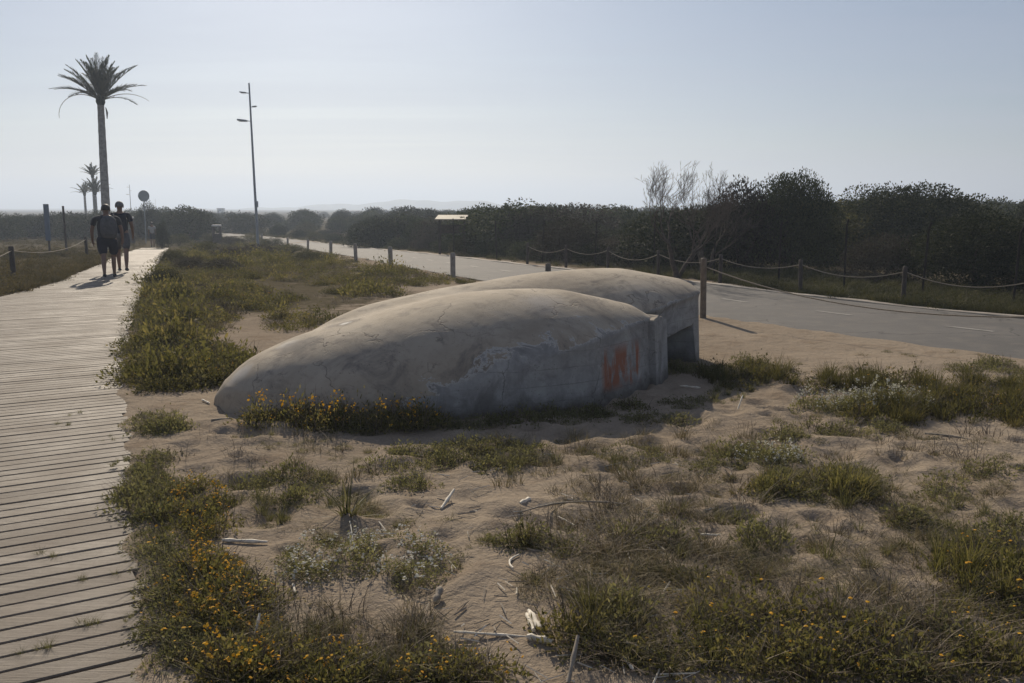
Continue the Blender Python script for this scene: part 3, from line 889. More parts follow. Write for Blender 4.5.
b = MB()   # fringe along the board ends
P = []
for i, (cx_, cy_, rx, ry, n) in enumerate([(152, 500, 16, 26, 22), (158, 545, 18, 26, 26), (168, 590, 18, 26, 26), (178, 640, 22, 36, 30), (140, 480, 10, 20, 8), (230, 600, 40, 60, 26)]):
    P += ell(cx_, cy_, rx, ry, n, 1200 + i)
scatter(b, gc_near + gy_few, keep(P, .03), (.35, 1.0), (.4, 1.1), 61); scatter(b, tw, keep(P, .03)[::3], (.5, 1.2), (.3, .9), 62)
tag(b.build('boardwalk_fringe', LM), kind='stuff')
b = MB()   # grey green mats
P = []
for i, (cx_, cy_, rx, ry, n) in enumerate([(150, 500, 26, 30, 36), (285, 488, 50, 20, 26), (485, 455, 60, 13, 60), (410, 470, 40, 20, 24), (760, 455, 40, 12, 26), (810, 435, 30, 8, 14), (870, 432, 40, 8, 14), (820, 488, 60, 22, 60), (700, 468, 20, 8, 8),
        (905, 523, 18, 9, 7), (600, 632, 34, 24, 26), (525, 535, 14, 10, 7), (500, 545, 14, 9, 6), (560, 555, 20, 14, 10), (985, 372, 34, 7, 24), (1010, 385, 30, 8, 18), (160, 425, 24, 15, 24), (155, 465, 14, 7, 7),
        (350, 430, 40, 8, 10), (1005, 560, 30, 40, 30), (930, 655, 80, 28, 24), (990, 470, 14, 8, 7), (950, 495, 20, 12, 5), (725, 372, 40, 14, 40), (690, 396, 30, 14, 30), (560, 412, 90, 7, 34), (640, 402, 36, 9, 30), (480, 424, 60, 5, 26), (600, 420, 90, 8, 34), (650, 395, 24, 8, 20), (670, 372, 14, 10, 14), (445, 668, 22, 16, 16), (90, 350, 1, 1, 1), (740, 540, 30, 14, 12), (650, 540, 30, 12, 8), (640, 460, 26, 14, 8)]):
    P += ell(cx_, cy_, rx, ry, n, 200 + i)
P = keep(P, -.04)
scatter(b, gc_near, P, (.4, 1.25), (.45, 1.25), 8)
tag(b.build('grey_green_ground_cover', LM), kind='stuff')

b = MB()   # band of herbs right of the bunker, by the sandy verge
P = []
for i, (cx_, cy_, rx, ry, n) in enumerate([(740, 378, 60, 10, 60), (860, 385, 70, 8, 50), (950, 400, 90, 18, 120), (1030, 412, 40, 14, 50), (900, 412, 60, 10, 50)]):
    P += ell(cx_, cy_, rx, ry, n, 300 + i)
scatter(b, gy_few + gc_near, keep(P)[::2], (.6, 1.4), (.7, 1.5), 9)
scatter(b, dg + tw, keep(P)[1::3], (.8, 1.5), (.8, 1.6), 41)
scatter(b, gt, keep(P[::3]), (.8, 1.4), (.8, 1.3), 9)
tag(b.build('roadside_herbs', LG), kind='stuff')

# dune vegetation left of the bunker and beyond
b = MB(); P = []; P2 = []; P3 = []
for i, (cx_, cy_, rx, ry, n) in enumerate([(190, 370, 62, 28, 130), (160, 345, 32, 30, 60), (185, 315, 50, 24, 150), (200, 290, 55, 20, 170), (215, 268, 60, 16, 220), (235, 252, 60, 10, 220), (260, 245, 45, 5, 130), (330, 275, 90, 10, 150), (300, 262, 70, 8, 160), (400, 280, 60, 7, 70), (255, 300, 45, 10, 50), (230, 390, 25, 14, 30), (190, 240, 25, 4, 60), (300, 322, 40, 8, 22), (370, 292, 40, 6, 30)]):
    P += ell(cx_, cy_, rx, ry, int(n * 1.7), 400 + i)
P = keep(P, .0, .5)
cl = np.sin(P[:, 0] * 3.1 + 1.7 * np.sin(P[:, 1] * 1.3)) + np.sin(P[:, 1] * 2.3 + 2.1 * np.sin(P[:, 0] * 1.1 + 1)) + .6 * np.sin(P[:, 0] * 6.7 + P[:, 1] * 4.9)
Pgap = P[cl < -.35]; Pbig = P[cl > 1.45]; P = P[(cl >= -.35)]
rg = np.random.default_rng(3); sel = rg.uniform(0, 1, len(P))
scatter(b, gc_far, P[sel < .40], (.45, 1.15), (.4, 1.15), 10)
scatter(b, gt_far, P[sel > .88], (.5, .9), (.6, 1.1), 11)
scatter(b, gc_far, Pbig[::3], (1.0, 1.7), (.9, 1.5), 36)
tag(b.build('dune_scrub', LG), kind='stuff')
b = MB(); scatter(b, gc_far, P[(sel >= .40) & (sel < .70)], (.4, 1.1), (.4, 1.2), 33); tag(b.build('grey_dune_scrub', LM), kind='stuff')
b = MB(); scatter(b, tw, P[::4], (.8, 1.6), (.6, 1.2), 31); scatter(b, tw, Pgap[::2], (.9, 2.0), (.5, 1.2), 34); scatter(b, dg, Pgap[1::3], (.7, 1.5), (.5, 1.4), 35); scatter(b, dg, P[1::4], (.7, 1.4), (.7, 1.4), 32)
tag(b.build('dry_dune_scrub', [M['dry']]), kind='stuff')
b = MB(); scatter(b, gc_far, Pgap[::6], (.4, .9), (.4, .9), 37); tag(b.build('brown_dune_scrub', [M['leaf_brown'], M['yellow'], M['twig']]), kind='stuff')
b = MB()
scatter(b, gy_far, P[(sel >= .62) & (sel <= .85)], (.45, 1.0), (.7, 1.2), 12)
P4 = []
for i, (cx_, cy_, rx, ry, n) in enumerate([(160, 322, 24, 16, 36), (160, 385, 30, 12, 24), (240, 372, 20, 12, 16), (300, 262, 50, 6, 40)]):
    P4 += ell(cx_, cy_, rx, ry, n, 440 + i)
scatter(b, gy_far, keep(P4, -.02, .5), (.4, .8), (.7, 1.2), 13)
tag(b.build('yellow_flowering_dune_scrub', LG), kind='stuff')

# green and dry grass
b = MB(); P = []
for i, (cx_, cy_, rx, ry, n) in enumerate([(290, 500, 60, 24, 24), (480, 455, 60, 12, 22), (820, 490, 60, 24, 30), (610, 625, 40, 26, 26), (330, 650, 150, 30, 50), (800, 650, 220, 30, 40), (980, 560, 50, 70, 40), (720, 380, 60, 22, 30), (690, 550, 80, 40, 30), (580, 462, 100, 14, 18), (800, 540, 150, 40, 30)]):
    P += ell(cx_, cy_, rx, ry, n, 500 + i)
scatter(b, gt, keep(P), (.4, .95), (.5, 1.0), 14)
P = []
rg = np.random.default_rng(11)
for k in range(260):   # and away from the picture, so the place goes on
    x, y = rg.uniform(-3, 14), rg.uniform(-6, 12)
    P.append((x, y))
P = keep(P, .1, .5); Pout = P[(P[:, 0] > 5.6) | (P[:, 1] < 2.7)]
scatter(b, gt, Pout, (.6, 1.3), (.7, 1.3), 15)
tag(b.build('green_grass', [M['leaf_grey']]), kind='stuff')
b = MB(); P = []
for i, (cx_, cy_, rx, ry, n) in enumerate([(600, 510, 130, 50, 130), (640, 600, 140, 60, 120), (800, 560, 180, 70, 110), (480, 640, 130, 40, 90), (300, 480, 80, 20, 24), (900, 470, 130, 40, 50), (560, 450, 110, 14, 50), (320, 640, 120, 40, 60), (700, 440, 60, 20, 30), (960, 640, 80, 50, 60)]):
    P += ell(cx_, cy_, rx, ry, n, 600 + i)
scatter(b, dg, keep(P), (.5, 1.2), (.4, 1.1), 16)
scatter(b, dg, Pout, (.6, 1.3), (.5, 1.1), 17)
tag(b.build('dry_grass', [M['dry']]), kind='stuff')
b = MB(); P = []
for i, (cx_, cy_, rx, ry, n) in enumerate([(610, 530, 110, 60, 70), (700, 520, 90, 50, 50), (520, 640, 150, 40, 80), (900, 580, 120, 60, 50), (290, 620, 60, 30, 16), (260, 460, 80, 26, 14), (800, 440, 130, 30, 24), (960, 440, 60, 20, 14), (780, 650, 220, 36, 80), (370, 300, 70, 12, 24), (420, 280, 50, 6, 30)]):
    P += ell(cx_, cy_, rx, ry, n, 700 + i)
scatter(b, tw, keep(P), (.5, 1.4), (.3, 1.0), 18)
tag(b.build('dry_twig_litter', [M['twig']]), kind='stuff')
b = MB(); P = []
for i, (cx_, cy_, rx, ry, n) in enumerate([(620, 520, 300, 90, 420), (860, 480, 170, 80, 240), (320, 520, 160, 80, 160), (700, 610, 330, 60, 380), (860, 370, 170, 20, 60), (280, 455, 90, 18, 50)]):
    P += ell(cx_, cy_, rx, ry, n, 1000 + i)
P = keep(P); q = np.sin(P[:, 0] * 2.9 + 2 * np.sin(P[:, 1] * 1.9)) + np.sin(P[:, 1] * 3.3 + P[:, 0]) + .5 * np.sin(P[:, 0] * 9 + P[:, 1] * 7)
P = P[q > -.3]
scatter(b, gc_near, P[::2], (.18, .55), (.4, 1.1), 51); scatter(b, gt, P[1::2], (.2, .6), (.3, .9), 52)
tag(b.build('sparse_weeds', LM), kind='stuff')
b = MB(); scatter(b, dg, P[::1], (.4, 1.0), (.2, .8), 53); scatter(b, tw, P[::2], (.4, 1.1), (.1, .5), 54)
tag(b.build('sparse_dry_stalks', [M['dry']]), kind='stuff')
b = MB(); rg = np.random.default_rng(56); Q = [ep(rg.uniform(-.1, .62), rg.uniform(-.45, .25)) for _ in range(34)]
scatter(b, gc_near, Q, (.5, 1.1), (.7, 1.6), 55); tag(b.build('opening_darkening_weeds', LM), kind='stuff')  # weeds added to make the opening read darker, in place of deep shade

# grassland left of the boards
b = MB(); P = []
for i, (cx_, cy_, rx, ry, n) in enumerate([(20, 285, 60, 16, 420), (40, 265, 90, 14, 520), (70, 250, 80, 10, 420), (60, 236, 110, 9, 1300), (135, 243, 12, 4, 60), (40, 226, 140, 7, 1100), (-90, 300, 90, 60, 300)]):
    P += ell(cx_, cy_, rx, ry, n, 800 + i)
P = keep(P, .02, .5); P = P[(P[:, 0] < np.interp(P[:, 1], [0, 17, 37, 60], [0, -9, -15.5, -22]))]
scatter(b, gt_far, P, (.45, .95), (.45, .95), 19); scatter(b, gc_far, P[::3], (.5, 1.3), (.5, 1.1), 25)
rg = np.random.default_rng(21)
Q = np.stack([rg.uniform(-16, -2.5, 500), rg.uniform(-4, 17, 500)], 1); Q = keep(Q, .15); Q = Q[Q[:, 0] < -1.2 - .38 * Q[:, 1]]
scatter(b, gt_far, Q, (.4, .9), (.5, .9), 20)
tag(b.build('dune_grass', [M['dune'], M['yellow'], M['twig']]), kind='stuff')
b = MB()
P = []
for i, (px0, n, dlo, dhi) in enumerate([(0, 2600, .3, 6.5)]):
    for _ in range(n):
        k = rg.uniform(30, 150) / 160 * len(fE); j = int(k); j = min(max(j, 0), len(fE) - 2)
        f = fE[j] + (fE[j + 1] - fE[j]) * rg.uniform(0, 1)
        P.append((f[0] + rg.uniform(dlo, dhi), f[1] + rg.uniform(0, 1.2)))
for _ in range(1500):
    q = rg.uniform(640, 1060); fy_ = float(np.interp(q, [640, 715, 820, 920, 1024, 1060], [277, 284, 299, 309, 319, 323])); P.append(G(q, fy_ - 2 - 20 * rg.uniform(0, 1) ** 1.3))
P = np.array(P); P = P[~in_road(P[:, 0], P[:, 1], .22)]
scatter(b, gt_far, P, (.35, 1.0), (.35, 1.0), 22); scatter(b, gc_far, P[::4], (.4, 1.1), (.5, 1.2), 24)
tag(b.build('verge_grass', [M['leaf_olive'], M['yellow'], M['twig']]), kind='stuff')  # darker olive leaves put the trees' shade into the grass colour
# weeds between the boards
b = MB(); P = []
for (q, n) in [((48, 557), 5), ((85, 580), 6), ((110, 578), 3), ((120, 470), 6), ((75, 415), 6), ((105, 375), 8), ((45, 650), 3), ((90, 625), 4), ((105, 440), 4), ((60, 425), 4), ((12, 655), 3), ((128, 628), 3)]:
    P += ell(q[0], q[1], 10, 3, n, 900 + q[0])
V0 = b.n; scatter(b, gt, P, (.15, .38), (.4, 1.0), 23, sink=-.05)
tag(b.build('weeds_in_board_gaps', [M['leaf_grey']]), kind='stuff')

# ------------------------------------------------------------------ clumps that stand out: things
def clump(name, tpls, n, spread, mats, seed, scale=(.7, 1.2), zs=(.8, 1.3)):
    b = MB(); rg = np.random.default_rng(seed)
    for i in range(n):
        T = tpls[i % len(tpls)]; a = rg.uniform(0, 6.28); r_ = math.sqrt(rg.uniform(0, 1))
        ox, oy = spread[0] * r_ * math.cos(a), spread[1] * r_ * math.sin(a); s = rg.uniform(*scale); hz_ = s * rg.uniform(*zs) * (1.15 - .5 * r_); an = rg.uniform(0, 6.28)
        for (V, Fq, t, mat) in T.parts:
            x = V[:, 0] * math.cos(an) - V[:, 1] * math.sin(an); y = V[:, 0] * math.sin(an) + V[:, 1] * math.cos(an)
            b.add(np.stack([x * s + ox, y * s + oy, V[:, 2] * hz_ - .015], 1), Fq, mat, t * .7 + .3 * rg.uniform())
    return b.mesh(name, mats)
def place(name, me, px, py, label, cat, group=None, rz=0, sc=1):
    o = bpy.data.objects.new(name, me); COL.objects.link(o); x, y = G(px, py)
    o.location = (x, y, gz(x, y)); o.rotation_euler = (0, 0, rz); o.scale = (sc, sc, sc)
    return tag(o, label, cat, group)
fw = 'white flowered clumps'
place('white_flower_clump', clump('white_flower_clump', wa_near, 22, (.42, .26), LW, 1), 372, 562, 'broad grey green clump with small white flower heads, in front of the strap leaved plant', 'flowering plant', fw)
place('white_flower_clump', clump('white_flower_clump', wa_near, 34, (.62, .20), LW, 2, (.9, 1.4), (1.1, 1.7)), 868, 406, 'long low clump with small white flowers at the near edge of the roadside herbs', 'flowering plant', fw)
place('white_flower_clump', clump('white_flower_clump', wa_near, 12, (.34, .16), LW, 3), 765, 458, 'small pale clump with white flowers behind the dark green weed patch on the right', 'flowering plant', fw)
fy = 'yellow flowered bushes'
x_, y_ = G(330, 426)
place('yellow_flower_bush', clump('yellow_flower_bush', [gy_near[0], gy_near[3], gy_near[1]], 60, (.80, .16), LG, 4, (.9, 1.4), (1.2, 2.1)), 335, 428, 'dark bush with yellow flowers growing along the foot of the bunker tail', 'flowering plant', fy)
place('yellow_flower_bush', clump('yellow_flower_bush', gy_near, 14, (.26, .18), LG, 5, (.8, 1.3)), 205, 610, 'dense bush with the most yellow flowers, spilling onto the lower boardwalk edge', 'flowering plant', fy)
place('weed_patch', clump('weed_patch', gc_near + gt, 24, (.42, .2), LG, 6, (.8, 1.3), (1., 1.6)), 820, 495, 'dark green leafy weed patch alone on the sand right of centre', 'weed')
place('weed_patch', clump('weed_patch', gc_near + gt, 10, (.17, .12), LG, 7, (.7, 1.1), (1.2, 1.8)), 598, 634, 'tall green weed patch to the right of the broken cane near the bottom', 'weed')
place('weed_patch', clump('weed_patch', gc_near, 14, (.42, .16), LM, 8, (.7, 1.1), (.7, 1.1)), 500, 456, 'flat grey green weed mat on sand just in front of the bunker shadow', 'weed')
place('weed_patch', clump('weed_patch', gt, 7, (.09, .06), LG, 9, (.5, .9), (.6, .9)), 906, 525, 'bright green little grass tuft alone on bare sand at the right', 'weed')
place('weed_patch', clump('weed_patch', gc_near + gt, 20, (.30, .22), LG, 12, (.8, 1.3), (1.2, 1.9)), 1000, 580, 'big dark green bush at the right edge of the picture', 'weed')
place('weed_patch', clump('weed_patch', gc_near, 10, (.24, .14), LM, 10, (.8, 1.2), (.9, 1.3)), 163, 430, 'lone round grey green cushion on the sand beside the boardwalk', 'weed')
place('weed_patch', clump('weed_patch', gt, 5, (.06, .05), LG, 13, (.6, 1.0), (.7, 1.)), 525, 545, 'small dark tuft beside the shallow hole in the sand', 'weed')
place('weed_patch', clump('weed_patch', gt_far, 8, (.3, .2), [M['leaf_green']], 11, (.6, .9), (.7, 1.)), 466, 283, 'tall grassy bush at the foot of the post beside the road', 'weed')
# strappy sea daffodil
b = MB(); rg = np.random.default_rng(5)
V, Fq, t = blades(30, .10, .26, .014, rg, 1.3, 5); b.add(V, Fq, 0, t)
V, Fq, t = blades(6, .06, .24, .013, rg, 2.2, 5); b.add(V * np.array([1, 1, .35]), Fq, 1, t)
place('strap_leaved_plant', b.mesh('strap_leaved_plant', [M['leaf_grey'], M['petal']]), 347, 520, 'strap leaved plant with long drooping bleached leaves on the sand', 'plant')

# ------------------------------------------------------------------ canes and driftwood
def cane(px, py, ln, ang, rad, mat, label, z=.012, rise=0.0, bend=0.0, name='cane_piece'):
    x, y = G(px, py); b = MB(); n = 7; P = []
    for i in range(n):
        t = i / (n - 1) - .5; P.append((ln * t, bend * (.25 - t * t) * 4, rise * (t + .5)))
    rr = [rad * (1 + .25 * math.sin(i * 2.1 + px)) for i in range(n)]; rr[0] *= .75; rr[-1] *= .6
    b.tube(P, rr, 7)
    o = b.build(name, M[mat], None, True); o.location = (x, y, gz(x, y) + z); o.rotation_euler = (0, 0, R(ang)); return tag(o, label, 'cane')
cane(448, 505, .20, 72, .010, 'cane', 'straight white cane stub lying on open sand left of the shallow hole', .01, .05)
cane(525, 504, .11, 55, .014, 'cane', 'short thick white cane stub beside the shallow hole', .012)
cane(513, 512, .20, -4, .011, 'cane_dark', 'dark curved bark strip lying over the shallow hole', .004, 0, .03, 'bark_strip')
cane(516, 565, .17, 80, .006, 'cane', 'thin white curved cane below the small dark tuft', .008, 0, .03)
cane(534, 622, .17, 104, .014, 'cane', 'thick broken white cane, the longer half, at the bottom centre', .012)
cane(530, 624, .15, 100, .010, 'cane', 'split white cane lying against the left of the thick broken cane', .01)
cane(540, 641, .11, -22, .014, 'cane', 'short broken white cane end below the longer half', .012)
cane(490, 633, .30, -8, .006, 'cane', 'thin pale stalk lying flat left of the broken white cane', .012)
cane(573, 672, .17, 74, .009, 'cane_dark', 'thick grey stick standing half raised at the bottom centre', .01, .10, 0, 'driftwood_stick')
cane(716, 543, .16, -8, .008, 'cane', 'white stub lying flat in the dry grass right of centre', .014)
cane(640, 655, .16, -35, .006, 'cane', 'thin pale stalk at the bottom right of the tall weed patch', .03)
cane(628, 668, .10, 105, .006, 'cane', 'small white splinter nearest the bottom edge right of the grey stick', .02)
cane(245, 545, .24, -6, .010, 'cane', 'pale grey cane lying on the sand behind the yellow flowers', .014)
cane(294, 590, .10, 110, .006, 'cane', 'short white splinter on the sand left of the white flower clump', .01)
cane(258, 636, .08, 92, .007, 'cane', 'small white stick upright among yellow flowers at lower left', .03, .05)
cane(356, 655, .14, 40, .008, 'cane', 'pale bent cane in the grass at the bottom left', .02)
cane(206, 405, .20, -52, .008, 'cane', 'white stick on the sand at the tip of the bunker tail', .012)
cane(222, 424, .16, 18, .008, 'cane_dark', 'brown stick on the sand below the tip of the bunker tail', .01, 0, 0, 'driftwood_stick')
cane(690, 390, .20, 150, .009, 'cane', 'pale stick in the shade beside the bunker opening', .03)
cane(740, 410, .14, 60, .006, 'cane', 'thin pale stalk leaning in the weeds right of the bunker shadow', .03, .10)
cane(778, 437, .22, 28, .006, 'cane_dark', 'thin grey twig on the sand in front of the roadside herbs', .012, 0, .01, 'driftwood_stick')
cane(950, 437, .36, -40, .008, 'cane_dark', 'long dark root lying bent on the sand at the right', .012, 0, .05, 'driftwood_stick')
cane(575, 515, .60, 12, .006, 'cane_dark', 'long thin arching dry stem across the sand right of the hole', .03, 0, .10, 'driftwood_stick')
cane(438, 598, .10, 80, .016, 'cane_dark', 'stubby dark wood knot on sand left of centre', .012, .03, 0, 'driftwood_stick')
cane(566, 524, .16, 120, .005, 'cane', 'pale crossed cane splinter right of the short thick stub', .012)
b = MB(); rg = np.random.default_rng(9)
for i in range(260):
    q = G(rg.uniform(380, 760), rg.uniform(450, 683)); a = rg.uniform(0, 6.28); l_ = rg.uniform(.02, .07); z_ = gz(*q) + .012
    b.tube([(q[0] - l_ * math.cos(a), q[1] - l_ * math.sin(a), z_), (q[0] + l_ * math.cos(a), q[1] + l_ * math.sin(a), z_ + rg.uniform(-.004, .012))], rg.uniform(.0015, .004), 4, int(rg.uniform() < .55))
tag(b.build('straw_litter', [M['cane'], M['cane_dark']]), kind='stuff')

# ------------------------------------------------------------------ rope fences
def post_mesh(h, r_, seed, mat):
    rg = random.Random(seed); b = MB()
    prof = [(r_ * 1.0, -.3), (r_ * 1.03, 0), (r_ * .98, h * .4), (r_ * 1.0, h * .8), (r_ * .97, h - .015), (r_ * .8, h), (0.001, h + .006)]
    b.lathe(prof, 12)
    return b.mesh('post', mat, True)
def rope_pts(a, c, sag, n=14):
    a, c = np.array(a), np.array(c)
    return [tuple(a + (c - a) * t + np.array([0, 0, -4 * sag * t * (1 - t)])) for t in np.linspace(0, 1, n)]
def rope_fence(pts, hs, label, mat, seed, sags, rad=.06, hole=.86):
    root = empty('rope_fence', (pts[0][0], pts[0][1], gz(*pts[0]))); tag(root, label, 'fence')
    o0 = np.array(root.location); tops = []
    for i, (p, h) in enumerate(zip(pts, hs)):
        o = bpy.data.objects.new('post', post_mesh(h, rad * random.uniform(.92, 1.1), seed + i, M[mat])); COL.objects.link(o); o.parent = root
        z = gz(*p); o.location = (p[0] - o0[0], p[1] - o0[1], z - o0[2]); o.rotation_euler = (random.uniform(-.03, .03), random.uniform(-.03, .03), random.uniform(0, 3))
        tops.append((p[0] - o0[0], p[1] - o0[1], z - o0[2] + h * hole))
    for i in range(len(pts) - 1):
        if sags[i] is None: continue
        b = MB(); b.tube(rope_pts(tops[i], tops[i + 1], sags[i]), .009, 6); b.build('rope', M['rope'], root, True)
    return root
near_posts = [G(262, 240.5), G(288, 247), G(308, 251.5), G(331, 256.5), G(356, 261.5), G(391, 268), G(453, 277.5)]
rope_fence(near_posts, [.6] * 7, 'row of low grey posts along the near edge of the road, left of the bunker', 'post_grey', 1, [None] * 6)
rope_fence([G(703, 318), (5.55, 9.3)], [.93, .66], 'tall leaning post beside the bunker with a slack rope hanging low over the road', 'wood', 20, [.22], .046)
far_posts = [G(516, 265), G(554, 268.5), G(595, 272), G(645, 277.5), G(706, 284), G(785, 294), G(887, 304), G(1019, 318), (9.9, 11.6), (12.3, 8.3), (14.6, 5.0)]
far_posts = [(p[0] + .35, p[1] + .15) for p in far_posts]
rope_fence(far_posts, [.66] * 11, 'brown posts with sagging rope along the far edge of the road', 'wood_dark', 40, [.16, .14, .2, .15, .14, .17, .19, .2, .2, .2], .045)
lp = [G(14, 277.5), G(87, 256)]; dv_ = np.array(lp[0]) - np.array(lp[1])
lp = [tuple(np.array(lp[0]) + dv_), lp[0], lp[1], tuple(np.array(lp[1]) - dv_ * .9)]
rope_fence(lp, [.78] * 4, 'dark wooden posts with rope in the grass left of the boardwalk', 'wood_dark', 60, [.2, .22, .2], .06)
# short stump by the far verge
b = MB(); b.lathe([(.075, -.2), (.08, 0), (.077, .24), (.06, .27), (.001, .275)], 12); x_, y_ = G(544.5, 271.5)
o = b.build('wooden_stump', M['wood'], None, True); o.location = (x_ + .1, y_ + .1, gz(x_, y_)); tag(o, 'short thick wooden stump post at the road edge behind the bunker roof', 'stump post')
# tall wire fence in front of the scrub
root = empty('wire_fence'); tag(root, 'tall thin wire fence on dark steel posts in front of the scrub', 'fence')
wp = []
for (px_, Y) in [(455, 36), (497, 32.5), (542, 29.5), (594, 27), (652, 24.6), (712, 22.4), (776, 20.6), (841, 19.0), (919, 17.6), (1010, 16.2), (1120, 14.8)]:
    wp.append((at(px_, Y), Y))
pm = None
for i, (x, y) in enumerate(wp):
    b = MB(); b.tube([(0, 0, -.2), (0, 0, 1.32)], .022, 8); b.tube([(0, 0, 1.3), (.0, -.08, 1.42)], .02, 8)
    if pm is None: pm = b.mesh('post', M['rust'])
    o = bpy.data.objects.new('post', pm); COL.objects.link(o); o.parent = root; o.location = (x, y, gz(x, y)); o.scale = (1, 1, random.uniform(.93, 1.04)); o.rotation_euler = (random.uniform(-.03, .03), random.uniform(-.04, .04), 0)
for i in range(len(wp) - 1):
    b = MB(); (x0, y0), (x1, y1) = wp[i], wp[i + 1]; z0, z1 = gz(x0, y0), gz(x1, y1)
    for h in (.1, .4, .7, 1.0, 1.28):
        b.tube(rope_pts((x0, y0, z0 + h), (x1, y1, z1 + h), .02, 5), .0016, 4)
    for t in np.linspace(.04, .96, 22):
        xx, yy, zz = x0 + (x1 - x0) * t, y0 + (y1 - y0) * t, z0 + (z1 - z0) * t
        b.tube([(xx, yy, zz + .08), (xx, yy, zz + 1.26)], .001, 3)
    b.build('wire_panel', M['rust'], root)

# ------------------------------------------------------------------ trees and scrub
def crown_tpl(seed, nl, n, card, flat=.6, zlow=.12):
    nl = int(nl * 1.8)
    """unit crown: about 1 m radius, 1 m tall"""
    rg = np.random.default_rng(seed); V = []; D = []; T = []
    lob = []
    for i in range(nl):
        zz = 1 - (i + .5) / nl * .92; a = i * 2.39996 + rg.normal(0, .25); rr_ = math.sqrt(1 - zz * zz); k = rg.uniform(.80, 1.06)
        lob.append((.70 * k * rr_ * math.cos(a), .70 * k * rr_ * math.sin(a), .06 + .62 * k * zz ** .8, rg.uniform(.17, .29)))
    lob.append((0, 0, .42, .5)); lob.append((.15, .1, .22, .5)); lob.append((-.2, -.1, .18, .5))
    vol = np.array([l[3] ** 2 for l in lob]); cnt = (n * vol / vol.sum()).astype(int)
    for (x, y, z, r_), k in zip(lob, cnt):
        d = rg.normal(0, 1, (k, 3)); d /= np.linalg.norm(d, axis=1)[:, None]
        rr = r_ * (1 - .55 * rg.uniform(0, 1, k) ** 2.2) * (1 + .05 * rg.normal(0, 1, k))
        p = np.array([x, y, z]) + d * rr[:, None] * np.array([1, 1, .72])
        tl = rg.uniform(-.25, .25)
        V.append(p); D.append(d + np.array([0, 0, .35])); T.append(np.clip(rg.uniform(0, 1, k) * .7 + .15 + tl, 0, 1))
    P = np.concatenate(V); D = np.concatenate(D); T = np.concatenate(T)
    ok = P[:, 2] > .015; P, D, T = P[ok], D[ok], T[ok]
    P = P / np.array([np.percentile(np.hypot(P[:, 0], P[:, 1]), 99), np.percentile(np.hypot(P[:, 0], P[:, 1]), 99), np.percentile(P[:, 2], 98.5)])
    v, f, _ = leaves(P, D, card, card * .26, rg, .7)
    return v, f, np.repeat(T, 4)
def crown_mesh(seed, nl, n, card, mat):
    b = MB(); v, f, t = crown_tpl(seed, nl, n, card); b.add(v, f, 0, t); return b.mesh('crown', mat)
def trunk_mesh(seed):
    rg = random.Random(seed); b = MB()
    for k in range(3 if seed % 2 else 4):
        a = k * 2.1 + rg.uniform(-.5, .5); e = rg.uniform(.25, .5)
        b.tube([(.03 * math.cos(a), .03 * math.sin(a), -.1), (.10 * math.cos(a), .1 * math.sin(a), .14), (e * .6 * math.cos(a + .3), e * .6 * math.sin(a + .3), .34), (e * math.cos(a + .5), e * math.sin(a + .5), .6)], [.045, .036, .026, .01], 7)
    return b.mesh('trunk', M['bark'], True)
CR = [crown_mesh(900 + i, 13 + i, 9000, .06, M['leaf_dark']) for i in range(6)]
CRB = [crown_mesh(950 + i, 15, 9000, .05, M['leaf_brown']) for i in range(2)]
CRF = [crown_mesh(970 + i, 22, 46000, .034, M['leaf_dark']) for i in range(3)]
CRG = [crown_mesh(960 + i, 14, 9000, .05, M['leaf_olive']) for i in range(2)]
TR = [trunk_mesh(i) for i in range(4)]
ktree = [0]
def tree(name, x, y, w, h, cr, label, cat, group=None):
    z = float(Hs(x, y)); r_ = empty(name, (x, y, z), random.uniform(0, 6.28)); r_.scale = (w, w, h); tag(r_, label, cat, group)
    for nm, me in (('crown', cr), ('trunk', TR[ktree[0] % 4])):
        o = bpy.data.objects.new(nm, me); COL.objects.link(o); o.parent = r_
    ktree[0] += 1
    return r_
def tree_px(name, cx_, top, Y, hw, cr, label, cat='tree', group=None):
    x = at(cx_, Y); z = float(Hs(x, Y)); return tree(name, x, Y, hw / FPX * Y * 1.0, (top_z(top, Y) - z) * 1.0, cr, label, cat, group)
tree_px('pine_tree', 784, 181, 25.5, 56, CRF[0], 'tallest dark round pine beyond the road, right of the leafless tree')
tree_px('shrub', 738, 187, 25.0, 44, CRB[0], 'brownish twiggy bush between the leafless tree and the tallest pine', 'shrub')
tree_px('pine_tree', 905, 191, 29, 88, CRF[1], 'broad dark pine beyond the road, second hump from the right')
tree_px('shrub', 975, 219, 19.5, 82, CRF[2], 'big dark rounded shrub close behind the far rope at the right edge', 'shrub')
tree_px('shrub', 878, 238, 20.8, 42, CRB[1], 'lower brownish grey shrub in front of the broad dark pine', 'shrub')
tree_px('pine_tree', 1060, 199, 30, 70, CRF[0], 'dark pine standing at the right edge behind the big rounded shrub')
tree_px('shrub', 1075, 230, 17.5, 70, CRF[1], 'dark shrub beyond the right edge of the road bend', 'shrub')
sky_px = [-200, 170, 260, 330, 400, 430, 480, 540, 590, 640, 680, 720, 780, 850, 905, 960, 1024, 1300]
sky_py = [216, 215, 213, 212, 208, 211, 210, 207, 210, 209, 210, 207, 201, 203, 201, 203, 206, 208]
def far_y(px):
    # distance of the road's far edge in that column
    X = fE[:, 0] / fE[:, 1] * FPX * cp + 512; ok = fE[:, 1] > 5
    o = np.argsort(X[ok]); return float(np.interp(px, X[ok][o], fE[ok][o][:, 1]))
rg = np.random.default_rng(77)
gl = 'dark maquis shrub in the belt of scrub beyond the road'
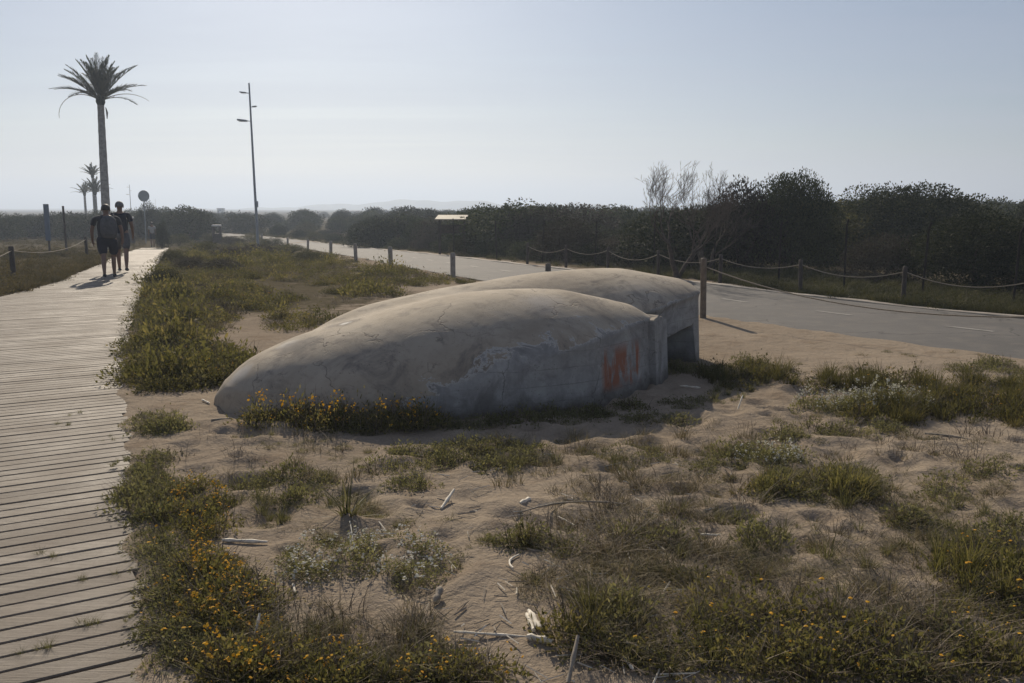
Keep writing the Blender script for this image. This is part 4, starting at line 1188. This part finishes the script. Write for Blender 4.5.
for r_, (dy, lowr, step) in enumerate([(5.0, 24, 24), (8.5, 17, 26), (13, 11, 28), (20, 6, 30), (30, 3, 30), (44, 0, 32), (62, 0, 34)]):
    px_ = 235 - r_ * 12 + rg.uniform(0, 15)
    while px_ < 1180:
        Y = far_y(px_) + dy * rg.uniform(.85, 1.15) * (1 + max(0, (640 - px_)) / 900)
        near_gap = (r_ < 2 and 690 < px_ < 1100)
        if not near_gap:
            s_py = float(np.interp(px_, sky_px, sky_py)); tp = s_py + max(0, rg.normal(lowr * 1.15, 2.5 + .45 * lowr)) + (rg.uniform(-1, 2.5))
            x = at(px_, Y); z = float(Hs(x, Y)); h = max(.6, top_z(tp, Y) - z); w = max(.9, h * rg.uniform(.8, 1.5)) * 1.0
            tree('shrub', x, Y, w, h * .99, (CR[int(rg.integers(0, 6))] if rg.uniform() > (.3 if r_ < 3 else .06) else (CRB + CRG)[int(rg.integers(0, 4))]), gl, 'shrub', 'scrub belt beyond the road')
        px_ += step * rg.uniform(.7, 1.3) * (.9 if r_ < 3 else 1)
for (px_, py_, w, h) in [(180, 246, 1.5, .75), (196, 240, 1.6, .8), (214, 243, 1.7, .7), (232, 246, 1.6, .62), (252, 244, 1.8, .66), (272, 247, 1.6, .55), (205, 254, 1.3, .5), (230, 258, 1.4, .42), (258, 255, 1.5, .42), (172, 262, .9, .4), (190, 270, .9, .36), (290, 254, 1.4, .4), (310, 262, 1.2, .36), (222, 272, 1.0, .34), (165, 285, .7, .34), (180, 302, .6, .3)]:
    x_, y_ = G(px_, py_); tree('dune_bush', x_, y_, w * .62, h * 1.0, [CRG[0], CRG[1], CRB[0]][int(rg.integers(0, 3))], 'low rounded bush on the dune between the boardwalk and the road', 'bush', 'low dune bushes')
# left of the path, in the distance
for i in range(26):
    px_ = -60 + i * 11 + rg.uniform(-4, 4); Y = rg.uniform(70, 105)
    if 138 < px_ < 172: Y = rg.uniform(74, 105)
    x = at(px_, Y); z = float(Hs(x, Y)); h = top_z(float(np.interp(px_, [-60, 60, 130, 165, 200, 240], [216, 216, 214, 211, 212, 212])) + rg.uniform(-1, 3), Y) - z
    tree('shrub', x, Y, h * rg.uniform(.9, 1.5), h * 1.05, CR[int(rg.integers(0, 6))], 'far dark shrub on the dune behind the left grassland', 'shrub', 'far shrubs on the left')
tree_px('shrub', 156, 205.5, 78, 15, CR[2], 'far round topped tree behind the round sign', 'shrub')
tree_px('shrub', 168, 224, 52, 8, CR[1], 'dark bluish shrub where the boardwalk bends out of sight', 'shrub')
# the wood beyond, one mass
b = MB(); v0, f0, t0 = crown_tpl(991, 12, 1500, .11); v1, f1, t1 = crown_tpl(992, 10, 1500, .11)
for i in range(340):
    Y = rg.uniform(95, 420); px_ = rg.uniform(-350, 1500); x = at(px_, Y); z = float(Hs(x, Y))
    h = (top_z(float(np.interp(px_, sky_px, sky_py)) + rg.uniform(-.6, 2), Y) - z) * 1.05; w = h * rg.uniform(.8, 1.4)
    v, f, t = ((v0, f0, t0), (v1, f1, t1))[i % 2]; a = rg.uniform(0, 6.28)
    b.add(np.stack([(v[:, 0] * math.cos(a) - v[:, 1] * math.sin(a)) * w + x, (v[:, 0] * math.sin(a) + v[:, 1] * math.cos(a)) * w + Y, v[:, 2] * h + z], 1), f, 0, t)
tag(b.build('far_wood', M['leaf_dark']), kind='stuff')

# leafless tree
def twig_tree(seed, H, mat):
    rg = random.Random(seed); bt, bb = MB(), MB()
    def grow(p, d, ln, r_, dep):
        pts = [p]; q = p; dd = d.copy()
        n = 4
        for i in range(n):
            dd = (dd + Vector((rg.gauss(0, .16), rg.gauss(0, .16), rg.gauss(.05, .08)))).normalized(); q = q + dd * ln / n; pts.append(q)
        rr = [r_ * (1 - .45 * i / n) for i in range(n + 1)]
        (bt if dep == 0 else bb).tube([tuple(k) for k in pts], rr, 6 if dep < 2 else 4, cap=False)
        if dep >= 7: return
        kk = 3 if dep < 4 else 2
        for k in range(kk):
            i = n if k == 0 else rg.choice([2, 3, 4])
            ax = Vector((rg.gauss(0, 1), rg.gauss(0, 1), rg.gauss(0, .4))).normalized()
            nd = (dd + ax * rg.uniform(.36, .75) + Vector((.08, 0, .12))).normalized()
            grow(pts[i], nd, ln * rg.uniform(.6, .8), max(.0032, rr[i] * rg.uniform(.6, .75)), dep + 1)
    grow(Vector((0, 0, -.1)), Vector((.18, .0, 1)).normalized(), H * .34, .085, 0)
    grow(Vector((.03, .02, -.1)), Vector((.35, .1, 1)).normalized(), H * .32, .06, 0)
    return bt, bb
Y = 22.0; root = empty('leafless_tree', (at(674, Y), Y, float(Hs(0, Y)))); tag(root, 'leafless grey tree with fine bare twigs leaning beyond the road', 'tree')
bt, bb = twig_tree(5, 2.9, 0); bt.build('trunk', M['bark'], root, True); bb.build('branches', M['bark'], root, True)
bt2, bb2 = twig_tree(11, 2.6, 0)
root2 = empty('leafless_tree', (at(700, 23.5), 23.5, float(Hs(0, 23)))); tag(root2, 'second bare twiggy tree in front of the brownish bush', 'tree'); bt2.build('trunk', M['bark'], root2, True); bb2.build('branches', M['bark'], root2, True)

# ------------------------------------------------------------------ palms
def frond(mb, base, az, el, ln, droop, rg, nleaf=34, ll=.42, mat=0, dead=False):
    pts = []; p = Vector(base); e = el
    n = 14; out = Vector((math.cos(az), math.sin(az), 0))
    for i in range(n + 1):
        pts.append(p.copy()); d = out * math.cos(e) + Vector((0, 0, math.sin(e))); p = p + d * ln / n; e -= droop / n * (1.0 + 1.2 * i / n)
    mb.tube([tuple(k) for k in pts], [.022 * (1 - .8 * i / n) + .004 for i in range(n + 1)], 5, mat, .8, False)
    side = Vector((-math.sin(az), math.cos(az), 0)); P = []; D = []; Ls = []
    for k in range(nleaf):
        t = .14 + .86 * k / nleaf; j = min(int(t * n), n - 1); q = pts[j].lerp(pts[j + 1], t * n - j); tan = (pts[j + 1] - pts[j]).normalized(); upv = side.cross(tan) * -1
        l_ = ll * math.sin(math.pi * min(1, .18 + .78 * t)) ** .8 * (.45 if dead else 1)
        for s in (-1, 1):
            D.append(tan * .95 + side * s * .55 + upv * .2 + Vector((0, 0, -.12))); P.append(q); Ls.append(l_)
    P = np.array([tuple(x) for x in P]); D = np.array([tuple(x) for x in D]); D += rg.normal(0, .10, D.shape); D /= np.linalg.norm(D, axis=1)[:, None]; Ls = np.array(Ls)[:, None]
    S = np.cross(D, np.array([0, 0, 1.0])); S /= np.linalg.norm(S, axis=1)[:, None] + 1e-9
    V = np.stack([P, P + D * Ls * .4 + S * .022, P + D * Ls, P + D * Ls * .4 - S * .022], 1).reshape(-1, 3)
    mb.add(V, np.arange(len(V)).reshape(-1, 4), mat, np.repeat(rg.uniform(0, 1, len(P)), 4))
def palm(x, y, H, lean, r0, r1, nf, fl, label, seed, special=False, group=None):
    rg = np.random.default_rng(seed); z = float(Hs(x, y)); root = empty('palm_tree', (x, y, z)); tag(root, label, 'palm tree', group)
    b = MB(); pts = []; rr = []
    N = 26
    for i in range(N + 1):
        t = i / N; pts.append((lean * t ** 1.4, 0, -.2 + (H + .2) * t)); rr.append((r0 * (1 - t) + r1 * t) * (1 + .06 * (i % 2)) + (.12 * r0 * math.exp(-t * 14)))
    b.tube(pts, rr, 12); b.build('trunk', M['palm_trunk'], root, True)
    b = MB(); top = (lean, 0, H)
    b.lathe([(r1 * 1.0, -.25), (r1 * 1.5, -.05), (r1 * 1.3, .2), (.05, .5)], 10, top, 0, .3)
    for k in range(nf):
        t = (k + .5) / nf; el = R(88 - 66 * t ** 1.0 + rg.normal(0, 5)); az = k * 2.39996 + rg.normal(0, .15)
        frond(b, top, az, el, fl * rg.uniform(.85, 1.1) * (.85 + .15 * t), R(8 + 26 * t) * rg.uniform(.7, 1.3), rg, 44, ll=fl * .19)
    b.build('crown', [M['palm_leaf']], root)
    if special:
        b = MB(); frond(b, top, R(182), R(32), fl * 1.12, R(88), rg, 26, .26, 0, True); frond(b, top, R(-6), R(24), fl * 1.05, R(40), rg, 24, .2, 0, True)
        b.tube([(top[0] + .3, -.1, H - .35), (top[0] + .36, -.1, H - .62), (top[0] + .34, -.1, H - .95)], [.02, .05, .02], 6, 0, .2)
        b.build('dry_fronds', [M['twig']], root)
    return root
Yp = 50.0
px_top = (100 - 512) / FPX; zt = top_z(97, Yp); xb = at(104.5, Yp) * (Yp * cp - 0 * sp) / (Yp * cp)
def x_at(px, Y, z):
    """x that shows in column px for a point at distance Y and height z"""
    dep = Y * cp - (z - CAM_Z) * sp
    return (px - 512) / FPX * dep
zb = float(Hs(-22, Yp)); zt = top_z(101, Yp)
xb, xt = x_at(107, Yp, zb + 1), x_at(100.5, Yp, zt)
palm(xb, Yp, zt - zb, xt - xb, .245, .165, 40, 2.75, 'tall lone palm rising behind the two walkers', 1, True)
gp = 'small distant palms'
for (px_, topy, Y, nf, fl, lab, sd) in [(92.5, 176, 105, 20, 1.75, 'taller of the small distant palms left of the big trunk', 3), (95, 193, 98, 26, 1.95, 'bushy distant palm below the taller small one', 4), (84.5, 194, 118, 18, 1.9, 'thin distant palm farthest left of the small group', 5)]:
    z0 = float(Hs(0, Y)); z1 = top_z(topy, Y); palm(x_at(px_, Y, z1), Y, z1 - z0, 0, .17, .13, nf, fl, lab, sd, False, gp)

# ------------------------------------------------------------------ lamp posts, signs, huts
def lamp_post(x, y, H, lean, label, cat='lamp post', group=None):
    root = empty('lamp_post', (x, y, float(Hs(x, y)))); tag(root, label, cat, group)
    b = MB(); b.tube([(0, 0, -.2), (0, 0, 1.2), (lean * .35, 0, H * .35), (lean, 0, H)], [.085, .08, .07, .045], 12); b.lathe([(.2, 0), (.2, .02), (.09, .03), (.085, .3)], 12); b.build('pole', M['metal'], root, True)
    for (h, l_, sgn, w) in ((H - .55, .52, -1, .2), (H - 2.05, .72, -1, .26), (H - 1.3, .34, 1, .14)):
        xo = lean * h / H
        b = MB(); b.tube([(xo, 0, h), (xo + sgn * l_ * .5, 0, h + .03)], .022, 6)
        a = MB(); c_ = (xo + sgn * l_ * .68, 0, h + .05)
        a.box(c_, (l_ * .72, w, .10 if w > .2 else .06), ch=.02, M=Matrix.Rotation(.12 * -sgn, 4, 'Y'))
        ar = b.build('lamp_arm', M['metal'], root, True); ah = a.build('lamp_head', M['metal'], root)
        g = MB(); g.box((c_[0], 0, c_[2] - (.065 if w > .2 else .045)), (l_ * .5, w * .7, .012)); go = g.build('lens', M['lens'], ah)
    b = MB(); b.box((lean * .25 + .09, -.02, 2.5), (.1, .12, .34), ch=.015); b.build('junction_box', M['metal'], root)
    return root
Yl = 51.0; zb = float(Hs(-14, Yl)); zt = top_z(83, Yl)
xb, xt = x_at(258, Yl, zb), x_at(249, Yl, zt)
lamp_post(xb, Yl, zt - zb, xt - xb, 'tall grey lamp post with two lamp arms above the dune scrub')
lamp_post(at(139, 190), 190, 7.4, 0, 'distant lamp post beside the round sign', group='distant lamp posts')
lamp_post(at(163.5, 420), 420, 6.8, 0, 'farthest pale lamp post right of the round sign', group='distant lamp posts')
lamp_post(at(157, 450), 450, 5.2, 0, 'lower far lamp post just right of the round sign', group='distant lamp posts')
# round road sign seen from behind
x_, y_ = G(146, 243.5); root = empty('round_sign', (x_, y_, float(Hs(x_, y_)))); tag(root, 'round grey sign on a pole at the bend of the boardwalk', 'sign')
zt = top_z(196, y_) - float(Hs(x_, y_)); rr = 5.6 / FPX * y_; ox = x_at(144, y_, top_z(196, y_)) - x_
b = MB(); b.tube([(0, 0, -.2), (ox, 0, zt + rr * .6)], .032, 8); b.build('pole', M['metal'], root, True)
b = MB(); n = 28
ringp = [(rr, -.0), (rr, .02), (rr - .03, .03)]
V = [(0, 0, 0)]
b2 = MB(); b2.lathe([(.001, .0), (rr, .0), (rr, .02), (rr - .03, .028), (.001, .022)], n)
o = b2.build('disc', M['sign_back'], root); o.rotation_euler = (R(90), 0, 0); o.location = (ox, -.04, zt)
# dark post and panel in the grassland
Y = 42; x_ = x_at(47.5, Y, .8); root = empty('information_totem', (x_, Y, float(Hs(x_, Y)))); tag(root, 'narrow upright blue grey panel standing in the left grassland', 'sign')
h = top_z(204, Y) - float(Hs(x_, Y)); b = MB(); b.box((0, 0, h * .62), (.23, .06, h * .76), ch=.01); b.build('panel', M['panel'], root)
b = MB(); b.box((0, .045, h * .3), (.08, .04, h * .8)); b.build('post', M['wood_dark'], root)
Y = 44; x_ = x_at(65, Y, .8); b = MB(); h = top_z(206, Y) - float(Hs(x_, Y)); b.tube([(0, 0, -.2), (-.03, 0, h)], [.06, .05], 10); b.lathe([(.075, -.1), (.075, .12), (.06, .14)], 10)
o = b.build('wooden_post', M['wood_dark'], None, True); o.location = (x_, Y, float(Hs(x_, Y))); tag(o, 'thin tall wooden post right of the upright panel in the grassland', 'post')
# information shelter beyond the road
Y = far_y(452) + 3.0; x_ = at(453, Y); zb = float(Hs(x_, Y)); h = top_z(218, Y) - zb
root = empty('information_shelter', (x_, Y, zb), R(-10)); tag(root, 'small wooden information board with a pale sloping roof in front of the scrub', 'sign')
ww = 30 / FPX * Y
for s in (-1, 1):
    b = MB(); b.box((s * ww * .42, 0, h * .5 - .1), (.09, .09, h + .1), ch=.01); b.build('post', M['wood_dark'], root)
b = MB(); Mx = Matrix.Rotation(R(16), 4, 'X'); b.box((0, 0, h + .02), (ww * 1.05, .62, .05), M=Mx, ch=.01)
for k in range(6): b.box((ww * (-.44 + k * .176), 0, h - .03), (.05, .55, .05), M=Mx)
b.build('roof', M['roof_pale'], root)
b = MB(); b.box((0, -.02, h * .70), (ww * .78, .04, h * .24), ch=.008); b.build('board', M['wood_dark'], root)
b = MB(); b.box((0, -.05, h * .70), (ww * .68, .012, h * .18)); b.build('notice', M['bark'], root)
# distant huts
def hut(name, px, topy, Y, wpx, hh, mat, label, roofm):
    x = at(px, Y); z = float(Hs(x, Y)); h = top_z(topy, Y) - z; w = wpx / FPX * Y
    root = empty(name, (x, Y, z)); tag(root, label, 'hut')
    if hh > 0:
        b = MB(); b.box((0, 0, h / 2), (w, w * .8, h), ch=.02); b.build('wall', M[mat], root); b = MB(); b.box((0, 0, h + .06), (w * 1.12, w * .92, .12), ch=.02); b.build('roof', M[roofm], root)
        b = MB(); b.box((0, -w * .4 - .02, h * .72), (w * .4, .03, h * .22)); b.build('window', M['panel'], root); b = MB(); b.box((-w * .28, -w * .4 - .02, h * .36), (w * .25, .04, h * .7)); b.build('door', M['wood_dark'], root)
    else:
        for sx_ in (-1, 1):
            for sy in (-1, 1):
                b = MB(); b.box((sx_ * w * .42, sy * w * .3, h / 2), (.08, .08, h)); b.build('post', M[mat], root)
        b = MB(); b.box((0, 0, h + .03), (w, w * .75, .12), ch=.02); b.build('roof', M[roofm], root)
        b = MB(); b.box((0, w * .2, h * .3), (w * .8, .1, h * .55), ch=.02); b.build('counter', M[mat], root)
hut('beach_hut', 227, 208.5, 330, 6.2, 1, 'sign_back', 'small boxy hut showing above the far scrub left of the tall lamp post', 'metal')
hut('sun_shelter', 222, 226, 66, 8, 0, 'wood_dark', 'small flat pale shelter roof in the scrub left of the tall lamp post', 'white')
hut('sun_shelter', 136.5, 218, 66, 8, 0, 'wood_dark', 'small flat white shelter roof just right of the two walkers', 'white')

# ------------------------------------------------------------------ people
def skin_obj(name, verts, edges, radii, mat, parent, root=0, sub=2):
    me = bpy.data.meshes.new(name); me.from_pydata(verts, edges, []); o = bpy.data.objects.new(name, me); COL.objects.link(o)
    md = o.modifiers.new('s', 'SKIN'); md.use_smooth_shade = True
    sv = me.skin_vertices[0].data
    for i, r_ in enumerate(radii):
        sv[i].radius = r_ if isinstance(r_, tuple) else (r_, r_); sv[i].use_root = (i == root)
    s2 = o.modifiers.new('u', 'SUBSURF'); s2.levels = sub; s2.render_levels = sub
    d_ = bpy.context.evaluated_depsgraph_get(); d_.update()
    nm = bpy.data.meshes.new_from_object(o.evaluated_get(d_), depsgraph=d_); nm.name = name
    bpy.data.objects.remove(o); bpy.data.meshes.remove(me)
    nm.materials.clear(); nm.materials.append(mat); nm.polygons.foreach_set('use_smooth', np.ones(len(nm.polygons), bool))
    o = bpy.data.objects.new(name, nm); COL.objects.link(o); o.parent = parent
    return o
def person(loc, rz, H, wide, step, shirt, shorts, hair, label, arm_bend=.25, cap=False):
    """faces +Y at rz = 0, in mid-stride"""
    k = H / 1.75; root = empty('person', loc, rz); tag(root, label, 'person', None)
    w = wide
    def S(p): return tuple(np.array(p) * k)
    V, E, Rr = [], [], []
    def add(p, r_, par=None):
        V.append(S(p)); Rr.append(tuple(np.array(r_) * k) if isinstance(r_, tuple) else r_ * k)
        if par is not None: E.append((par, len(V) - 1))
        return len(V) - 1
    pel = add((0, 0, .95), (.15 * w, .11 * w)); wa = add((0, .0, 1.10), (.145 * w, .105 * w), pel); ch = add((0, .01, 1.30), (.165 * w, .115 * w), wa); up = add((0, .0, 1.43), (.12, .08), ch)
    nk = add((0, .01, 1.51), .055, up); hb = add((0, .025, 1.59), (.07, .085), nk); hd = add((0, .025, 1.68), (.075, .095), hb); add((0, .02, 1.735), (.05, .06), hd)
    J = {}
    for s in (-1, 1):
        sh_ = add((s * .19 * w, 0, 1.42), .06, up); sw = -s * step * .6
        el = add((s * (.245 * w), sw * .28 - .03, 1.14), .045, sh_); wr = add((s * (.25 * w), sw * .5 + arm_bend * .25, .90 + arm_bend * .06), .03, el)
        pm = add((s * .245 * w, sw * .56 + arm_bend * .32, .83 + arm_bend * .07), (.018, .04), wr)
        for q, (oy, ln) in enumerate(((-.03, .065), (-.01, .08), (.012, .085), (.034, .07))):
            f = add((s * .24 * w, sw * .58 + arm_bend * .36 + oy, .79 + arm_bend * .07), .009, pm); add((s * .232 * w, sw * .6 + arm_bend * .38 + oy * 1.1, .79 + arm_bend * .07 - ln * .75), .008, f)
        th = add((s * .225 * w, sw * .56 + arm_bend * .33 + .05, .825 + arm_bend * .07), .010, wr); add((s * .215 * w, sw * .58 + arm_bend * .34 + .07, .79 + arm_bend * .07), .008, th)
        fw_ = s * step
        hp = add((s * .095 * w, 0, .90), .095 * w, pel); kn = add((s * .10, fw_ * .55 + .04, .50), .060, hp); ca = add((s * .10, fw_ * .72 - .02, .33), .058, kn)
        lift = max(0, -fw_) * .14
        an = add((s * .095, fw_ * .95 - .03, .085 + lift), .036, ca); to = add((s * .105, fw_ * .95 + .10, .035 + lift * .25), (.042, .028), an)
        J[s] = (sh_, el, hp, kn, an, to)
    P = [np.array(v) for v in V]
    body = skin_obj('body', V, E, Rr, M['skin'], root)
    # face: nose, ears, eyes
    # shirt
    SV = [P[pel] + np.array([0, 0, -.12 * k]), P[wa], P[ch], P[up] + np.array([0, 0, .0])]; SE = [(0, 1), (1, 2), (2, 3)]; SR = [(.165 * w * k, .125 * w * k), (.165 * w * k, .125 * w * k), (.185 * w * k, .135 * w * k), (.12 * k, .088 * k)]
    for s in (-1, 1):
        a = J[s]; SV.append(P[a[0]]); SR.append(.078 * k); SE.append((3, len(SV) - 1)); SV.append(P[a[0]] * .35 + P[a[1]] * .65); SR.append(.068 * k); SE.append((len(SV) - 2, len(SV) - 1))
    skin_obj('shirt', [tuple(v) for v in SV], SE, SR, M[shirt], root)
    SV = [P[pel] + np.array([0, 0, .12 * k]), P[pel] + np.array([0, 0, -.04 * k])]; SE = [(0, 1)]; SR = [(.158 * w * k, .12 * w * k), (.165 * w * k, .125 * w * k)]
    for s in (-1, 1):
        a = J[s]; SV.append(P[a[2]] + np.array([s * .01, 0, -.06 * k])); SR.append(.108 * w * k); SE.append((1, len(SV) - 1)); SV.append(P[a[2]] * .12 + P[a[3]] * .88); SR.append(.098 * k); SE.append((len(SV) - 2, len(SV) - 1))
    skin_obj('shorts', [tuple(v) for v in SV], SE, SR, M[shorts], root)
    for s in (-1, 1):
        a = J[s]; b = MB(); q = P[a[5]]; an = P[a[4]]
        skin_obj('shoe', [tuple(an + np.array([0, -.03, -.02]) * k), tuple(an + np.array([0, .0, -.045]) * k), tuple(q + np.array([0, .03, .005]) * k)], [(0, 1), (1, 2)], [.045 * k, (.05 * k, .042 * k), (.05 * k, .034 * k)], M['cloth_dark'], root)
    # hair or cap
    b = MB(); c_ = np.array([0, .012, 1.665]) * k; n1, n2 = 16, 9; Vh = []
    for i in range(n2):
        ph = i / (n2 - 1) * R(112)
        for j in range(n1):
            a = 2 * math.pi * j / n1; bk = 1 if math.sin(a) < .2 else .62
            pe = ph * bk
            Vh.append(tuple(c_ + np.array([.092 * math.sin(pe) * math.cos(a), .113 * math.sin(pe) * math.sin(a) , .098 * math.cos(pe)]) * k))
    Fh = [(i * n1 + j, i * n1 + (j + 1) % n1, (i + 1) * n1 + (j + 1) % n1, (i + 1) * n1 + j) for i in range(n2 - 1) for j in range(n1)]
    b.add(Vh, Fh); hr = b.build('hair', M[hair], root, True); sm = hr.modifiers.new('s', 'SOLIDIFY'); sm.thickness = .012
    # ears, nose, eyes as one small face mesh grown onto the head
    b = MB()
    for s in (-1, 1):
        b.tube([S((s * .078, .02, 1.60)), S((s * .090, .012, 1.63)), S((s * .092, .008, 1.66)), S((s * .080, .015, 1.68))], [.010 * k, .014 * k, .014 * k, .008 * k], 7)
    b.tube([S((0, .108, 1.675)), S((0, .128, 1.645)), S((0, .118, 1.628))], [.009 * k, .014 * k, .012 * k], 7)
    b.tube([S((-.025, .112, 1.588)), S((0, .118, 1.590)), S((.025, .112, 1.588))], [.005 * k, .008 * k, .005 * k], 6)
    b.build('face', M['skin'], root, True)
    for s in (-1, 1):
        b = MB(); b.lathe([(.001, -.011 * k), (.008 * k, -.007 * k), (.011 * k, 0), (.008 * k, .007 * k), (.001, .011 * k)], 8, S((s * .032, .105, 1.672))); b.build('eye', M['hair'], root, True)
    return root
hd_ = R(20)
x_, y_ = G(110, 278.5)
person((x_, y_, float(Hs(x_, y_)) + .022), hd_, 1.75, 1.36, .22, 'cloth_dark', 'cloth_navy', 'hair', 'heavier walker with dark hair, charcoal top and dark shorts, nearest on the boardwalk', .1)
x2, y2 = G(123.5, 272.5)
person((x2, y2, float(Hs(x2, y2)) + .022), hd_, 1.84, 1.08, -.24, 'cloth_navy', 'cloth_grey', 'hair_grey', 'taller walker with grey hair and dark top, just ahead on the right', .5)
x3, y3 = G(153, 247.5)
person((x3, y3, float(Hs(x3, y3)) + .022), hd_ + .1, 1.45 * 24 / 24 * max(.9, y3 * 24.5 / 900 / 1.45), .95, .2, 'cloth_pale', 'cloth_navy', 'hair', 'small distant walker in a pale top and dark shorts at the boardwalk bend', .2)
# daypack on the nearest walker
root = empty('backpack', (x_, y_, float(Hs(x_, y_)) + .022), hd_); tag(root, 'dark rounded backpack on the back of the nearest walker', 'backpack')
b = MB()
prof = [(.02, -.26), (.15, -.24), (.185, -.12), (.19, .05), (.165, .19), (.09, .265), (.001, .28)]
b.lathe(prof, 16); bag = b.build('bag', M['cloth_grey'], root, True); bag.location = (.06, -.20, 1.22); bag.scale = (1, .62, 1)
for s in (-1, 1):
    b = MB(); b.tube([(.06 + s * .1, -.14, 1.42), (.03 + s * .13, -.05, 1.525), (.02 + s * .13, .10, 1.49), (.02 + s * .13, .165, 1.35), (.02 + s * .15, .10, 1.15), (.06 + s * .15, -.12, 1.08)], [.02] * 6, 8); b.build('strap', M['cloth_grey'], root, True)
